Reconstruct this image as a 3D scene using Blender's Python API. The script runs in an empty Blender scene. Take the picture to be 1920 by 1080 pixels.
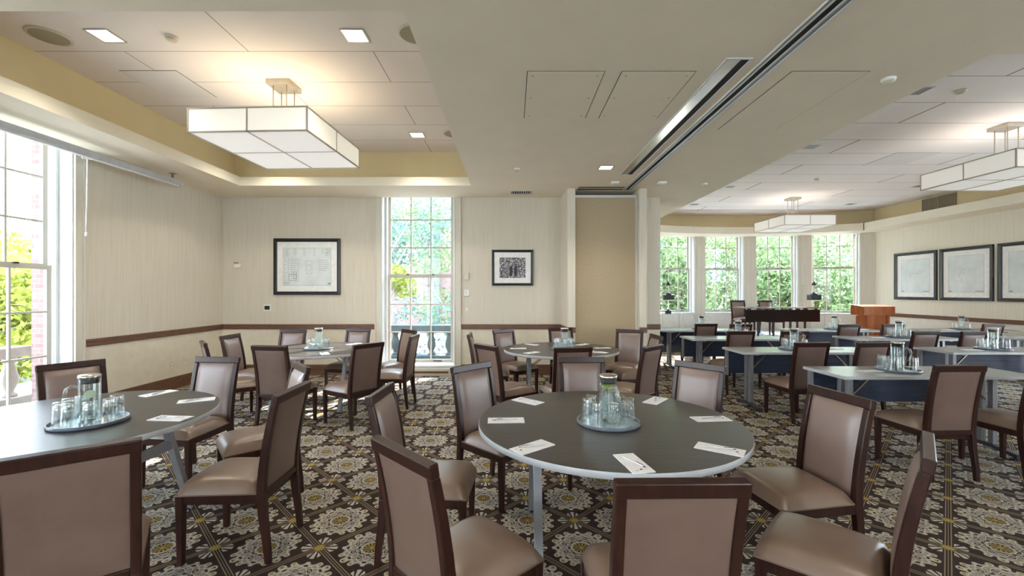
import bpy, bmesh, math, random
import numpy as np
from mathutils import Vector, Matrix
random.seed(7)
S = bpy.context.scene
COL = S.collection
PI = math.pi
sin, cos, rad = math.sin, math.cos, math.radians

# ------------------------------------------------------------------ camera, sky, sun, exposure
cam_d = bpy.data.cameras.new('camera'); cam = bpy.data.objects.new('camera', cam_d); COL.objects.link(cam)
cam.location = (0, 0, 1.51); cam.rotation_euler = (PI/2, 0, 0)
cam_d.sensor_width = 36; cam_d.lens = 36*818/1920; cam_d.shift_y = 7/1920; cam_d.clip_start = .05; cam_d.clip_end = 500
S.camera = cam
S.view_settings.view_transform = 'Standard'; S.view_settings.look = 'None'
S.view_settings.gamma = 1; S.view_settings.use_curve_mapping = False
S.view_settings.exposure = 1.62
try:
    S.cycles.use_denoising = True
    S.cycles.max_bounces = 10; S.cycles.diffuse_bounces = 5; S.cycles.transparent_max_bounces = 24
    S.cycles.sample_clamp_indirect = 6
except Exception: pass

W = bpy.data.worlds.new('sky'); S.world = W; W.use_nodes = True
nt = W.node_tree; bg = nt.nodes['Background']
tc = nt.nodes.new('ShaderNodeTexCoord'); sp = nt.nodes.new('ShaderNodeSeparateXYZ'); nt.links.new(tc.outputs['Generated'], sp.inputs[0])
cr = nt.nodes.new('ShaderNodeValToRGB'); nt.links.new(sp.outputs['Z'], cr.inputs[0])
cr.color_ramp.elements[0].position = 0.0; cr.color_ramp.elements[0].color = (.92, .97, 1.0, 1)
cr.color_ramp.elements[1].position = .8; cr.color_ramp.elements[1].color = (.50, .72, 1.0, 1)
nt.links.new(cr.outputs[0], bg.inputs[0]); bg.inputs[1].default_value = 5.6

sd = bpy.data.lights.new('sun', 'SUN'); sun = bpy.data.objects.new('sun', sd); COL.objects.link(sun)
sd.energy = 9; sd.angle = rad(.6); sd.color = (1, .95, .86)
_d = Vector((-.38*cos(rad(32)), -.925*cos(rad(32)), -sin(rad(32))))
sun.rotation_euler = _d.to_track_quat('-Z', 'Y').to_euler()

# ------------------------------------------------------------------ node maths helper
class V:
    def __init__(s, m, sock): s.m, s.s = m, sock
    def _o(s, op, *a, clamp=False):
        n = s.m.nt.nodes.new('ShaderNodeMath'); n.operation = op; n.use_clamp = clamp
        for i, x in enumerate((s,)+a):
            if isinstance(x, V): s.m.nt.links.new(x.s, n.inputs[i])
            else: n.inputs[i].default_value = x
        return V(s.m, n.outputs[0])
    def __add__(s, o): return s._o('ADD', o)
    __radd__ = __add__
    def __sub__(s, o): return s._o('SUBTRACT', o)
    def __rsub__(s, o): return s._o('MULTIPLY', -1.0)._o('ADD', o)
    def __mul__(s, o): return s._o('MULTIPLY', o)
    __rmul__ = __mul__
    def __truediv__(s, o): return s._o('DIVIDE', o)
    def abs(s): return s._o('ABSOLUTE')
    def fract(s): return s._o('FRACT')
    def floor(s): return s._o('FLOOR')
    def mod(s, o): return s._o('FLOORED_MODULO', o)
    def cos(s): return s._o('COSINE')
    def sqrt(s): return s._o('SQRT')
    def atan2(s, o): return s._o('ARCTAN2', o)
    def min(s, o): return s._o('MINIMUM', o)
    def max(s, o): return s._o('MAXIMUM', o)
    def lt(s, o): return s._o('LESS_THAN', o)
    def gt(s, o): return s._o('GREATER_THAN', o)
class M:
    def __init__(s, name, rough=.5, spec=.5, metal=0, col=(.8, .8, .8)):
        s.mat = bpy.data.materials.new(name); s.mat.use_nodes = True; s.nt = s.mat.node_tree
        s.b = s.nt.nodes['Principled BSDF']; s.b.inputs['Roughness'].default_value = rough
        s.b.inputs['Specular IOR Level'].default_value = spec; s.b.inputs['Metallic'].default_value = metal
        s.b.inputs['Base Color'].default_value = (*col, 1)
    def n(s, t): return s.nt.nodes.new(t)
    def L(s, a, b): s.nt.links.new(a, b)
    def xyz(s, out='Object'):
        t = s.n('ShaderNodeTexCoord'); p = s.n('ShaderNodeSeparateXYZ'); s.L(t.outputs[out], p.inputs[0])
        return [V(s, o) for o in p.outputs]
    def vec(s, x, y, z):
        c = s.n('ShaderNodeCombineXYZ')
        for i, a in enumerate((x, y, z)):
            if isinstance(a, V): s.L(a.s, c.inputs[i])
            else: c.inputs[i].default_value = a
        return c.outputs[0]
    def noise(s, sc=(1, 1, 1), scale=5, detail=3, out='Object', rough=.5):
        t = s.n('ShaderNodeTexCoord'); m = s.n('ShaderNodeMapping'); m.inputs['Scale'].default_value = sc
        n = s.n('ShaderNodeTexNoise'); n.inputs['Scale'].default_value = scale; n.inputs['Detail'].default_value = detail; n.inputs['Roughness'].default_value = rough
        s.L(t.outputs[out], m.inputs[0]); s.L(m.outputs[0], n.inputs['Vector']); return V(s, n.outputs[0])
    def ramp(s, v, stops):
        r = s.n('ShaderNodeValToRGB'); s.L(v.s, r.inputs[0]); e = r.color_ramp.elements
        while len(e) < len(stops): e.new(.5)
        for i, (p, c) in enumerate(stops): e[i].position = p; e[i].color = (*c, 1)
        return r.outputs[0]
    def mix(s, f, a, b):
        m = s.n('ShaderNodeMix'); m.data_type = 'RGBA'
        if isinstance(f, V): s.L(f.s, m.inputs[0])
        else: m.inputs[0].default_value = f
        for i, c in ((6, a), (7, b)):
            if isinstance(c, tuple): m.inputs[i].default_value = (*c, 1)
            else: s.L(c, m.inputs[i])
        return m.outputs[2]
    def color(s, sock): s.L(sock, s.b.inputs['Base Color']); return s
    def bump(s, v, strength=.2, dist=.002):
        b = s.n('ShaderNodeBump'); b.inputs['Strength'].default_value = strength; b.inputs['Distance'].default_value = dist
        s.L(v.s, b.inputs['Height']); s.L(b.outputs[0], s.b.inputs['Normal']); return s
    def rough(s, v, lo, hi):
        m = s.n('ShaderNodeMapRange'); s.L(v.s, m.inputs[0]); m.inputs[3].default_value = lo; m.inputs[4].default_value = hi
        s.L(m.outputs[0], s.b.inputs['Roughness']); return s
    def emit(s, col, st): s.b.inputs['Emission Color'].default_value = (*col, 1); s.b.inputs['Emission Strength'].default_value = st; return s
def plain(name, col, rough=.5, metal=0, spec=.5, var=.06, sc=14):
    m = M(name, rough, spec, metal)
    n = m.noise(scale=sc); a = tuple(c*(1-var) for c in col); b = tuple(min(1, c*(1+var)) for c in col)
    m.color(m.ramp(n, [(.3, a), (.7, b)])); return m.mat

# ------------------------------------------------------------------ materials
def m_wall(name, hi, lo):
    m = M(name, .75, .3)
    x, y, z = m.xyz()
    st = m.noise((1, 1, .012), 150, 2); st2 = m.noise((1, 1, .03), 30, 2)
    up = m.ramp(st*.8+st2*.2, [(.33, tuple(c*.90 for c in hi)), (.5, hi), (.68, tuple(min(1, c*1.05) for c in hi))])
    g = m.noise((1, 1, 1), 9, 4); dn = m.ramp(g, [(.3, tuple(c*.95 for c in lo)), (.7, tuple(min(1, c*1.04) for c in lo))])
    m.color(m.mix(z.gt(.88), dn, up)); m.bump(st, .25, .0015); return m.mat
WALL = m_wall('striated_wallpaper', (.66, .60, .50), (.76, .69, .56))
WALLR = m_wall('pale_wallpaper', (.78, .73, .61), (.80, .76, .68))
def m_paint(name, c, r=.7): return plain(name, c, r, 0, .25, .02, 3)
SOFFIT = m_paint('soffit_paint', (.86, .755, .605))
COVE = m_paint('cove_paint', (.80, .68, .42))
LIP = m_paint('lip_paint', (.86, .80, .65))
TRIM = m_paint('cream_trim_paint', (.66, .62, .53), .4)
SASHM = m_paint('sash_paint_backlit', (.50, .46, .39), .4)  # trim cream darkened, backlit shade put into the sash colour
WTRIM = m_paint('white_trim_paint', (.70, .71, .70), .4)
def m_tiles(name, px_, py, ox, oy, hi=(.86, .79, .74), gw=.014):
    m = M(name, .8, .2); x, y, z = m.xyz()
    r = (y-oy)/py; row = r.floor(); fr = r.fract()
    xx = ((x-ox)/px_ + row.mod(2.0)*.5).fract()
    near = (fr.lt(gw)).max(xx.lt(gw*.3))
    n = m.noise(scale=1.3); c = m.ramp(n, [(.3, tuple(k*.97 for k in hi)), (.7, hi)])
    m.color(m.mix(near, c, (.36, .31, .27))); return m.mat
TILE_L = m_tiles('acoustic_panels_lounge', 2.405, .617, -1.345, .505)
TILE_R = m_tiles('acoustic_panels_classroom', 4.9, .655, .4, .1, (.90, .83, .79), .018)
def m_wood(name, c1, c2, rough, sc, grain=(1, 1, 1), spec=.5):
    m = M(name, rough, spec); n = m.noise(grain, sc, 5, rough=.6); m.color(m.ramp(n, [(.3, c1), (.7, c2)])); m.bump(n, .08, .001); return m.mat
ESP = m_wood('espresso_wood', (.017, .0055, .0042), (.042, .0135, .0095), .30, 30, (1, 1, .15), .4)
RAILW = m_wood('walnut_trim', (.13, .062, .034), (.20, .10, .058), .42, 40, (.2, .2, 1))
LECT = m_wood('cherry_wood', (.30, .075, .015), (.50, .15, .035), .32, 9, (1.2, 1.2, .12))
def m_leather(name, c1, c2):
    m = M(name, .38, .8); n = m.noise(scale=6, detail=5); g = m.noise(scale=260, detail=2)
    m.color(m.ramp(n, [(.3, c1), (.7, c2)])); m.rough(n, .30, .46); m.bump(g, .12, .0006)
    m.b.inputs['Coat Weight'].default_value = .45; m.b.inputs['Coat Roughness'].default_value = .34; m.b.inputs['Coat Tint'].default_value = (.97, .96, 1, 1); return m.mat
LEA = m_leather('taupe_leather_daylit', (.195, .128, .102), (.240, .162, .130))  # same leather as the backs, paler: light on the fronts put into colour
LEAS = m_leather('seat_leather_gold_gloss', (.185, .118, .078), (.228, .148, .100))  # same leather, warmer: gold gloss of the seats put into the colour
LEAB = m_leather('brown_leather_back', (.140, .083, .062), (.178, .110, .083))
def m_laminate():
    m = M('dark_laminate', .30, .5); n = m.noise((.35, 11, 11), 9, 5, rough=.7)
    m.color(m.ramp(n, [(.34, (.020, .0165, .0155)), (.66, (.074, .066, .061))])); m.rough(n, .24, .38); m.bump(n, .06, .0008); return m.mat
LAM = m_laminate()
EDGE = plain('grey_table_edge', (.50, .52, .54), .4)
DESK = plain('pale_grey_laminate', (.34, .345, .345), .25, 0, .6, .03)
DESKE = plain('desk_edge', (.48, .49, .50), .4)
STEEL = plain('grey_steel', (.30, .31, .33), .38, .5)
DSTEEL = plain('dark_steel', (.05, .055, .07), .45, .3)
NAVY = plain('navy_modesty_metal', (.030, .040, .072), .42, .2)
CHROME = plain('brushed_chrome', (.62, .61, .58), .22, 1.0)
NICKEL = plain('brushed_nickel', (.50, .46, .40), .35, .7)
WHITE = plain('white_plastic', (.80, .79, .76), .4)
CREAMP = plain('cream_plastic', (.66, .60, .46), .4)
BLACK = plain('black_satin', (.012, .012, .014), .32)
BLUEBLACK = plain('blue_black_lacquer', (.020, .026, .034), .25, 0, .7)
PAPER = plain('white_paper', (.86, .85, .86), .6)
MATB = plain('ivory_mat_board', (.86, .85, .83), .7)
PRINT = plain('pale_blueprint_paper', (.70, .75, .75), .6, 0, .4, .10, 3)
INK = plain('grey_ink', (.20, .22, .23), .7)
SPK = plain('speaker_mesh', (.40, .345, .25), .8, 0, .3, .1, 400)
DARK = plain('dark_gap', (.02, .018, .016), .8)
SCREW = plain('screw_steel', (.35, .33, .30), .4, .6)
TRAYB = plain('slate_tray_rim', (.12, .14, .175), .35)
TANP = M('tan_panel_fabric', .85, .2); _n = TANP.noise(scale=55, detail=4); TANP.color(TANP.ramp(_n, [(.35, (.40, .315, .205)), (.65, (.47, .375, .25))])); TANP = TANP.mat
STONE = plain('limestone', (.56, .52, .46), .8, 0, .2, .12, 6)
SAND = plain('sandstone', (.30, .265, .22), .85, 0, .2, .12, 6)
STONE_SHADE = plain('shade_dark_stone', (.10, .14, .145), .8, 0, .2, .15, 6)  # balustrade stone darkened, the shade it stands in is in the colour
LIFT = plain('stage_top_vinyl', (.55, .57, .60), .3)
def m_brick(name, c1, c2):
    m = M(name, .85, .2); t = m.n('ShaderNodeTexCoord'); mp = m.n('ShaderNodeMapping'); mp.inputs['Rotation'].default_value = (rad(90), 0, 0)
    b = m.n('ShaderNodeTexBrick'); b.inputs['Scale'].default_value = 4.2; b.inputs['Color1'].default_value = (*c1, 1); b.inputs['Color2'].default_value = (*c2, 1); b.inputs['Mortar'].default_value = (.25, .22, .20, 1)
    b.inputs['Mortar Size'].default_value = .02
    m.L(t.outputs['Object'], mp.inputs[0]); m.L(mp.outputs[0], b.inputs[0]); m.color(b.outputs[0]); return m.mat
BRICK = m_brick('brick_masonry', (.21, .12, .105), (.27, .165, .145))
def m_glass(name, tint=(.96, .98, .98), refl=.05, edge=.35):
    m = M(name); nt = m.nt; nt.nodes.remove(m.b)
    tr = m.n('ShaderNodeBsdfTransparent'); tr.inputs[0].default_value = (*tint, 1)
    gl = m.n('ShaderNodeBsdfGlossy'); gl.inputs[0].default_value = (1, .99, .97, 1); gl.inputs[1].default_value = .02
    lw = m.n('ShaderNodeLayerWeight'); lw.inputs[0].default_value = .5
    f = (V(m, lw.outputs['Facing'])._o('POWER', 3.0))*edge+refl
    mx = m.n('ShaderNodeMixShader'); m.L(f.s, mx.inputs[0]); m.L(tr.outputs[0], mx.inputs[1]); m.L(gl.outputs[0], mx.inputs[2])
    m.L(mx.outputs[0], nt.nodes['Material Output'].inputs[0]); return m.mat
PANE = m_glass('window_glass', (.97, .985, .99), .010, .25)
GLASS = m_glass('tumbler_glass', (.93, .95, .95), .07, .6)
JUG = m_glass('jug_glass', (.90, .94, .94), .08, .8)
SHELFG = m_glass('shelf_glass', (.85, .93, .92), .08, .5)
def m_lamp(name, col, st): m = M(name, .6); m.b.inputs['Base Color'].default_value = (.85, .82, .76, 1); m.emit(col, st); return m.mat
SHADE_ON = m_lamp('lit_lamp_shade', (1, .90, .70), .11)
DIFF_ON = m_lamp('lit_lamp_diffuser', (1, .95, .93), .14)
SHADE_GLOW = m_lamp('unlit_shade_added_glow', (1, .97, .93), .07)  # unlit shades given an added weak glow to lift the classroom ceiling
LENS = m_lamp('downlight_lens', (1, .93, .80), 1.1)
LENS_OFF = plain('unlit_lens', (.22, .22, .23), .3)
def m_carpet():
    m = M('medallion_carpet', .95, .1); x, y, z = m.xyz(); P = .437
    u = (x+y)*(.70711/P) - 1.327; v = (x-y)*(.70711/P)
    iu = u.floor(); a = u.fract()-.5; b = v.fract()-.5
    aa = a.abs(); ab = b.abs(); r = (a*a+b*b).sqrt()*.87; th = b.atan2(a)
    band = lambda d, w: d.abs().lt(w)
    ang = lambda k: (th*k).cos()
    c8, c12, c16 = ang(8.), ang(12.), ang(16.)
    spokes = (r.lt(.098))*(r.gt(.035))*(c12.gt(-.15))
    ring = band(r-.118-c12*.007, .009)
    ov1 = band(r-.205-c8*.040, .008); ov2 = band(r-.205+c8*.040, .008)
    sec = lambda off: ((th*(8/(2*PI))+off).fract()-.5)*(2*PI/8)*r
    def oval(r0, a_, b_, off): p = (r-r0)/a_; q = sec(off)/b_; return (p*p+q*q).lt(1.)
    dk1, dk1i = oval(.205, .040, .052, 0.), oval(.205, .014, .024, 0.)
    dk2, dk3 = oval(.278, .022, .030, .5), oval(.150, .014, .022, .5)
    med = (r-.325-c16*.018).lt(0.)
    dots = band(r-.205, .016)*(c8.abs().gt(.93))
    sc = (band(r-.292-c16*.016, .011)).max(band(r-.262+c16*.010, .006))
    leaf = (r.gt(.30))*((r-.325-c8*.022).lt(0.))*(c16.gt(.45))
    ca = .5-aa; cb = .5-ab; rc = (ca*ca+cb*cb).sqrt(); ph = cb.atan2(ca)-PI/4
    cph = (ph*1.0).cos()
    fan = (rc.gt(.10))*((rc-(cph*cph*cph*.17)-.075).lt(0.))*((ph*16.).cos().gt(-.35))
    fan2 = band(rc-.088, .010)*(ca.gt(.045))*(cb.gt(.045))
    em = (aa.max(ab)); el = aa.min(ab)
    eo = ((em-.385)*(em-.385)+el*el).sqrt(); ed = band(eo-.042, .012).max(eo.lt(.016))
    e3 = ((em-.36)*(em-.36)+(el-.13)*(el-.13)).sqrt(); e3m = band(e3-.032, .009)
    inside = (ca.gt(.055))*(cb.gt(.055))
    light = (ring.max(ov1).max(ov2).max(sc).max(fan).max(fan2).max(ed).max(e3m).max(leaf))*inside
    lines = band(ca.min(cb)-.030, .0065).max(ca.min(cb).lt(.004))
    gold = ((spokes.max(r.lt(.03))).max(e3.lt(.022)).max(eo.lt(.016)))*inside
    rn = (ca*ca+cb*cb).sqrt(); node = (rn-((cb.atan2(ca)*8.).cos()*.010)).lt(.066)
    n = m.noise(scale=2.2, detail=2); wv = m.noise(scale=420, detail=1)
    base = m.ramp(n, [(.3, (.040, .026, .022)), (.7, (.058, .038, .030))])
    c0 = m.mix(med, base, m.ramp(n, [(.35, (.27, .24, .20)), (.65, (.34, .30, .25))]))
    dark = ((dk1*(1.-dk1i)).max(dk2).max(dk3).max(band(r-.134, .004)).max((r.lt(.098))*(1.-spokes)*(r.gt(.03))))
    c0 = m.mix(dark, c0, base)
    c = m.mix(light, c0, m.ramp(n, [(.35, (.52, .47, .40)), (.65, (.60, .53, .43))]))
    c = m.mix(lines, c, (.30, .23, .15))
    c = m.mix(gold, c, (.38, .27, .08)); c = m.mix(node, c, (.42, .29, .07))
    mul = m.n('ShaderNodeMix'); mul.data_type = 'RGBA'; mul.blend_type = 'MULTIPLY'; mul.inputs[0].default_value = .55
    m.L(c, mul.inputs[6]); m.L(m.ramp(wv, [(.35, (.55, .55, .55)), (.65, (1.1, 1.1, 1.1))]), mul.inputs[7]); m.color(mul.outputs[2])
    m.bump(wv, .4, .003); return m.mat
CARPET = m_carpet()
def m_leaf(name, c1, c2):
    m = M(name, .6, .2); g = m.n('ShaderNodeNewGeometry')
    col = m.ramp(V(m, g.outputs['Random Per Island']), [(0., c1), (1., c2)]); m.color(col)
    t = m.n('ShaderNodeBsdfTranslucent'); m.L(col, t.inputs[0]); mx = m.n('ShaderNodeMixShader'); mx.inputs[0].default_value = .35
    m.L(m.b.outputs[0], mx.inputs[1]); m.L(t.outputs[0], mx.inputs[2]); m.L(mx.outputs[0], m.nt.nodes['Material Output'].inputs[0]); return m.mat
LF_Y = m_leaf('yellow_green_leaf', (.20, .24, .03), (.38, .38, .08))
LF_G = m_leaf('mid_green_leaf', (.13, .19, .07), (.30, .37, .17))
LF_D = m_leaf('blue_green_leaf', (.08, .15, .11), (.24, .35, .27))
BARK = plain('grey_bark', (.34, .30, .28), .9, 0, .1, .2, 8)
PALE_GROUND = plain('pale_bounce_ground', (.56, .53, .47), .9, 0, .1, .1, 2)  # unseen ground, made pale to bounce light up to the ceilings

# ------------------------------------------------------------------ mesh helpers
class MB:
    def __init__(s): s.v, s.f, s.mi, s.sm = [], [], [], []
    def add(s, vs, fs, mi=0, sm=False, T=None):
        o = len(s.v)
        for p in vs: s.v.append(tuple(T @ Vector(p)) if T else tuple(p))
        for f in fs: s.f.append([i+o for i in f]); s.mi.append(mi); s.sm.append(sm)
        return s
    def box(s, x0, x1, y0, y1, z0, z1, mi=0, T=None):
        return s.add([(x0,y0,z0),(x1,y0,z0),(x1,y1,z0),(x0,y1,z0),(x0,y0,z1),(x1,y0,z1),(x1,y1,z1),(x0,y1,z1)],
                     [(0,3,2,1),(4,5,6,7),(0,1,5,4),(1,2,6,5),(2,3,7,6),(3,0,4,7)], mi, False, T)
    def prism(s, poly, z0, z1, mi=0, T=None):
        n = len(poly)
        vs = [(x, y, z0) for x, y in poly]+[(x, y, z1) for x, y in poly]
        return s.add(vs, [tuple(range(n-1, -1, -1)), tuple(range(n, 2*n))]+[(i, (i+1) % n, n+(i+1) % n, n+i) for i in range(n)], mi, False, T)
    def beam(s, p, q, w, h, up=(0, 0, 1), mi=0):
        p, q = Vector(p), Vector(q); d = (q-p).normalized(); u = Vector(up); x = d.cross(u)
        x = x.normalized() if x.length > 1e-5 else Vector((1, 0, 0)); u = x.cross(d)
        vs = [e+x*a*w/2+u*b*h/2 for e in (p, q) for a, b in ((-1,-1),(1,-1),(1,1),(-1,1))]
        return s.add(vs, [(0,1,2,3),(7,6,5,4),(0,4,5,1),(1,5,6,2),(2,6,7,3),(3,7,4,0)], mi)
    def lathe(s, prof, seg=24, mi=0, sm=True, T=None, cap=True):
        vs, fs = [], []
        for r, z in prof:
            for k in range(seg): t = 2*PI*k/seg; vs.append((r*cos(t), r*sin(t), z))
        for i in range(len(prof)-1):
            for k in range(seg): k2 = (k+1) % seg; fs.append((i*seg+k, i*seg+k2, (i+1)*seg+k2, (i+1)*seg+k))
        s.add(vs, fs, mi, sm, T)
        if cap:
            o = len(s.v)-len(vs)
            for i, rev in ((0, True), (len(prof)-1, False)):
                if prof[i][0] > 1e-4:
                    idx = [o+i*seg+k for k in range(seg)]
                    s.f.append(idx[::-1] if rev else idx); s.mi.append(mi); s.sm.append(False)
        return s
    def tube(s, pts, r, seg=8, mi=0, closed=False, rs=None):
        pts = [Vector(p) for p in pts]; n = len(pts); vs, fs = [], []
        nrm = None
        for i, p in enumerate(pts):
            a = pts[i-1] if (i or closed) else p; b = pts[(i+1) % n] if (i < n-1 or closed) else p
            d = (b-a).normalized()
            if nrm is None: nrm = d.orthogonal().normalized()
            nrm = (nrm-d*nrm.dot(d)).normalized(); bi = d.cross(nrm); rr = rs[i] if rs else r
            for k in range(seg): t = 2*PI*k/seg; vs.append(p+nrm*cos(t)*rr+bi*sin(t)*rr)
        for i in range(n if closed else n-1):
            j = (i+1) % n
            for k in range(seg): k2 = (k+1) % seg; fs.append((i*seg+k, i*seg+k2, j*seg+k2, j*seg+k))
        if not closed: fs += [tuple(range(seg-1, -1, -1)), tuple((n-1)*seg+k for k in range(seg))]
        return s.add(vs, fs, mi, True)
    def sweep(s, path, secs, mi=0, sm=False):   # path of centre points, secs [(wx, wy)] rectangular sections in x/y at each height
        vs, fs = [], []
        for (x, y, z), (wx, wy) in zip(path, secs):
            vs += [(x-wx/2, y-wy/2, z), (x+wx/2, y-wy/2, z), (x+wx/2, y+wy/2, z), (x-wx/2, y+wy/2, z)]
        n = len(path); fs.append((3, 2, 1, 0)); fs.append(tuple((n-1)*4+k for k in range(4)))
        for i in range(n-1):
            for k in range(4): k2 = (k+1) % 4; fs.append((i*4+k, i*4+k2, i*4+4+k2, i*4+4+k))
        return s.add(vs, fs, mi, sm)
    def grid(s, fn, nu, nv, mi=0, sm=True, flip=False):
        vs = [fn(i/nu, j/nv) for j in range(nv+1) for i in range(nu+1)]; fs = []
        for j in range(nv):
            for i in range(nu):
                a = j*(nu+1)+i; q = (a, a+1, a+nu+2, a+nu+1); fs.append(q[::-1] if flip else q)
        return s.add(vs, fs, mi, sm)
    def mesh(s, name, mats):
        me = bpy.data.meshes.new(name); me.from_pydata([tuple(v) for v in s.v], [], s.f)
        for m in (mats if isinstance(mats, (list, tuple)) else [mats]): me.materials.append(m)
        me.polygons.foreach_set('material_index', s.mi); me.polygons.foreach_set('use_smooth', s.sm); me.update(); return me
def obj(name, mb, mats, parent=None, bevel=0, loc=None, rotz=0, seg=2):
    o = bpy.data.objects.new(name, mb.mesh(name, mats) if isinstance(mb, MB) else mb); COL.objects.link(o)
    if parent: o.parent = parent
    if loc: o.location = loc
    if rotz: o.rotation_euler = (0, 0, rotz)
    if bevel:
        b = o.modifiers.new('bevel', 'BEVEL'); b.width = bevel; b.segments = seg; b.limit_method = 'ANGLE'; b.angle_limit = rad(40)
        try: b.harden_normals = False
        except Exception: pass
    return o
def tag(o, label=None, cat=None, group=None, kind=None):
    for k, v in (('label', label), ('category', cat), ('group', group), ('kind', kind)):
        if v: o[k] = v
    return o
def thing(name, label, cat, loc=(0, 0, 0), rotz=0, group=None, kind=None):
    o = bpy.data.objects.new(name, None); COL.objects.link(o); o.location = loc; o.rotation_euler = (0, 0, rotz); o.empty_display_size = .1
    return tag(o, label, cat, group, kind)
def struct(name, mb, mats, bevel=0, parent=None):
    o = obj(name, mb, mats, parent, bevel)
    if not parent: o['kind'] = 'structure'
    return o
KIDS = {}
def dup(root, loc, rotz=0, label=None, group=None):
    r = root.copy(); COL.objects.link(r); r.location = loc; r.rotation_euler = (0, 0, rotz)
    if label: r['label'] = label
    if group: r['group'] = group
    if root not in KIDS: KIDS[root] = [(c, list(c.children)) for c in root.children]
    for ch, gs in KIDS[root]:
        c = ch.copy(); COL.objects.link(c); c.parent = r
        for g in gs: d = g.copy(); COL.objects.link(d); d.parent = c
    return r

# ------------------------------------------------------------------ room dimensions
XL, XR, YB, YF, ZS, ZC = -5.25, 10.45, 7.92, -4.0, 3.22, 3.83
BCX, BCY, BR = 6.6, 6.0, 7.6
def arc(R, a0, a1, n): return [(BCX+R*sin(rad(a0+(a1-a0)*i/n)), BCY+R*cos(rad(a0+(a1-a0)*i/n))) for i in range(n+1)]
AE = math.degrees(math.asin((XR-BCX)/BR))
ARC = arc(BR, -AE, AE, 24)
# floor
mb = MB(); mb.box(XL-.6, XR+.4, YF-.3, 12.6, -.12, 0); mb.prism(ARC[::-1] if False else [(x, y) for x, y in reversed(ARC)], -.12, 0)
struct('floor', mb, CARPET)

# --- generic wall with openings. axis: 'x' wall runs along x at y=c ; 'y' runs along y at x=c ; thickness t outward (sign)
def wall(name, axis, c, t, a0, a1, z0, z1, holes, mats, parent=None):
    mb = MB(); holes = sorted(holes); segs = []
    cur = a0
    for h0, h1, hz0, hz1 in holes:
        segs.append((cur, h0, z0, z1)); segs.append((h0, h1, z0, hz0)); segs.append((h0, h1, hz1, z1)); cur = h1
    segs.append((cur, a1, z0, z1))
    for s0, s1, q0, q1 in segs:
        if s1-s0 < 1e-4 or q1-q0 < 1e-4: continue
        lo, hi = min(c, c+t), max(c, c+t)
        if axis == 'x': mb.box(s0, s1, lo, hi, q0, q1)
        else: mb.box(lo, hi, s0, s1, q0, q1)
    # faces away from the room use the masonry material
    o = struct(name, mb, mats)
    for p in o.data.polygons:
        n = p.normal
        k = n.y if axis == 'x' else n.x
        if k*(1 if t > 0 else -1) > -.5: p.material_index = 1
    return o
LW = [(3.90, 5.22, .17, 3.42), (1.2, 2.52, .17, 3.42), (-2.4, -1.08, .17, 3.42)]
wall('wall_left', 'y', XL, -.5, YF-.3, YB+.5, -.1, 3.95, LW, [WALL, BRICK])
BW = [(-2.366, -1.043, .17, 3.42)]
wall('wall_back', 'x', YB, .5, XL, 2.69, -.1, 3.95, BW, [WALL, BRICK])
wall('wall_divider', 'y', 2.69, -.4, YB+.5, 13.4, -.1, 3.95, [], [WALL, BRICK])
RH_ADDED = [(y, y+1.32, .17, 3.15) for y in (2.1, 4.0, 5.9)]  # out-of-view right wall windows, added to brighten the classroom
wall('wall_right', 'y', XR, .4, YF-.3, 12.9, -.1, 3.95, RH_ADDED, [WALLR, BRICK])
RW = [(x, x+1.32, .17, 3.15) for x in (-4.6, -2.8, 3.3, 5.2)]  # unseen rear windows, placed to put sheen on the chair backs
wall('wall_rear', 'x', YF, -.3, XL, XR, -.1, 3.95, RW, [WALL, BRICK])

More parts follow.
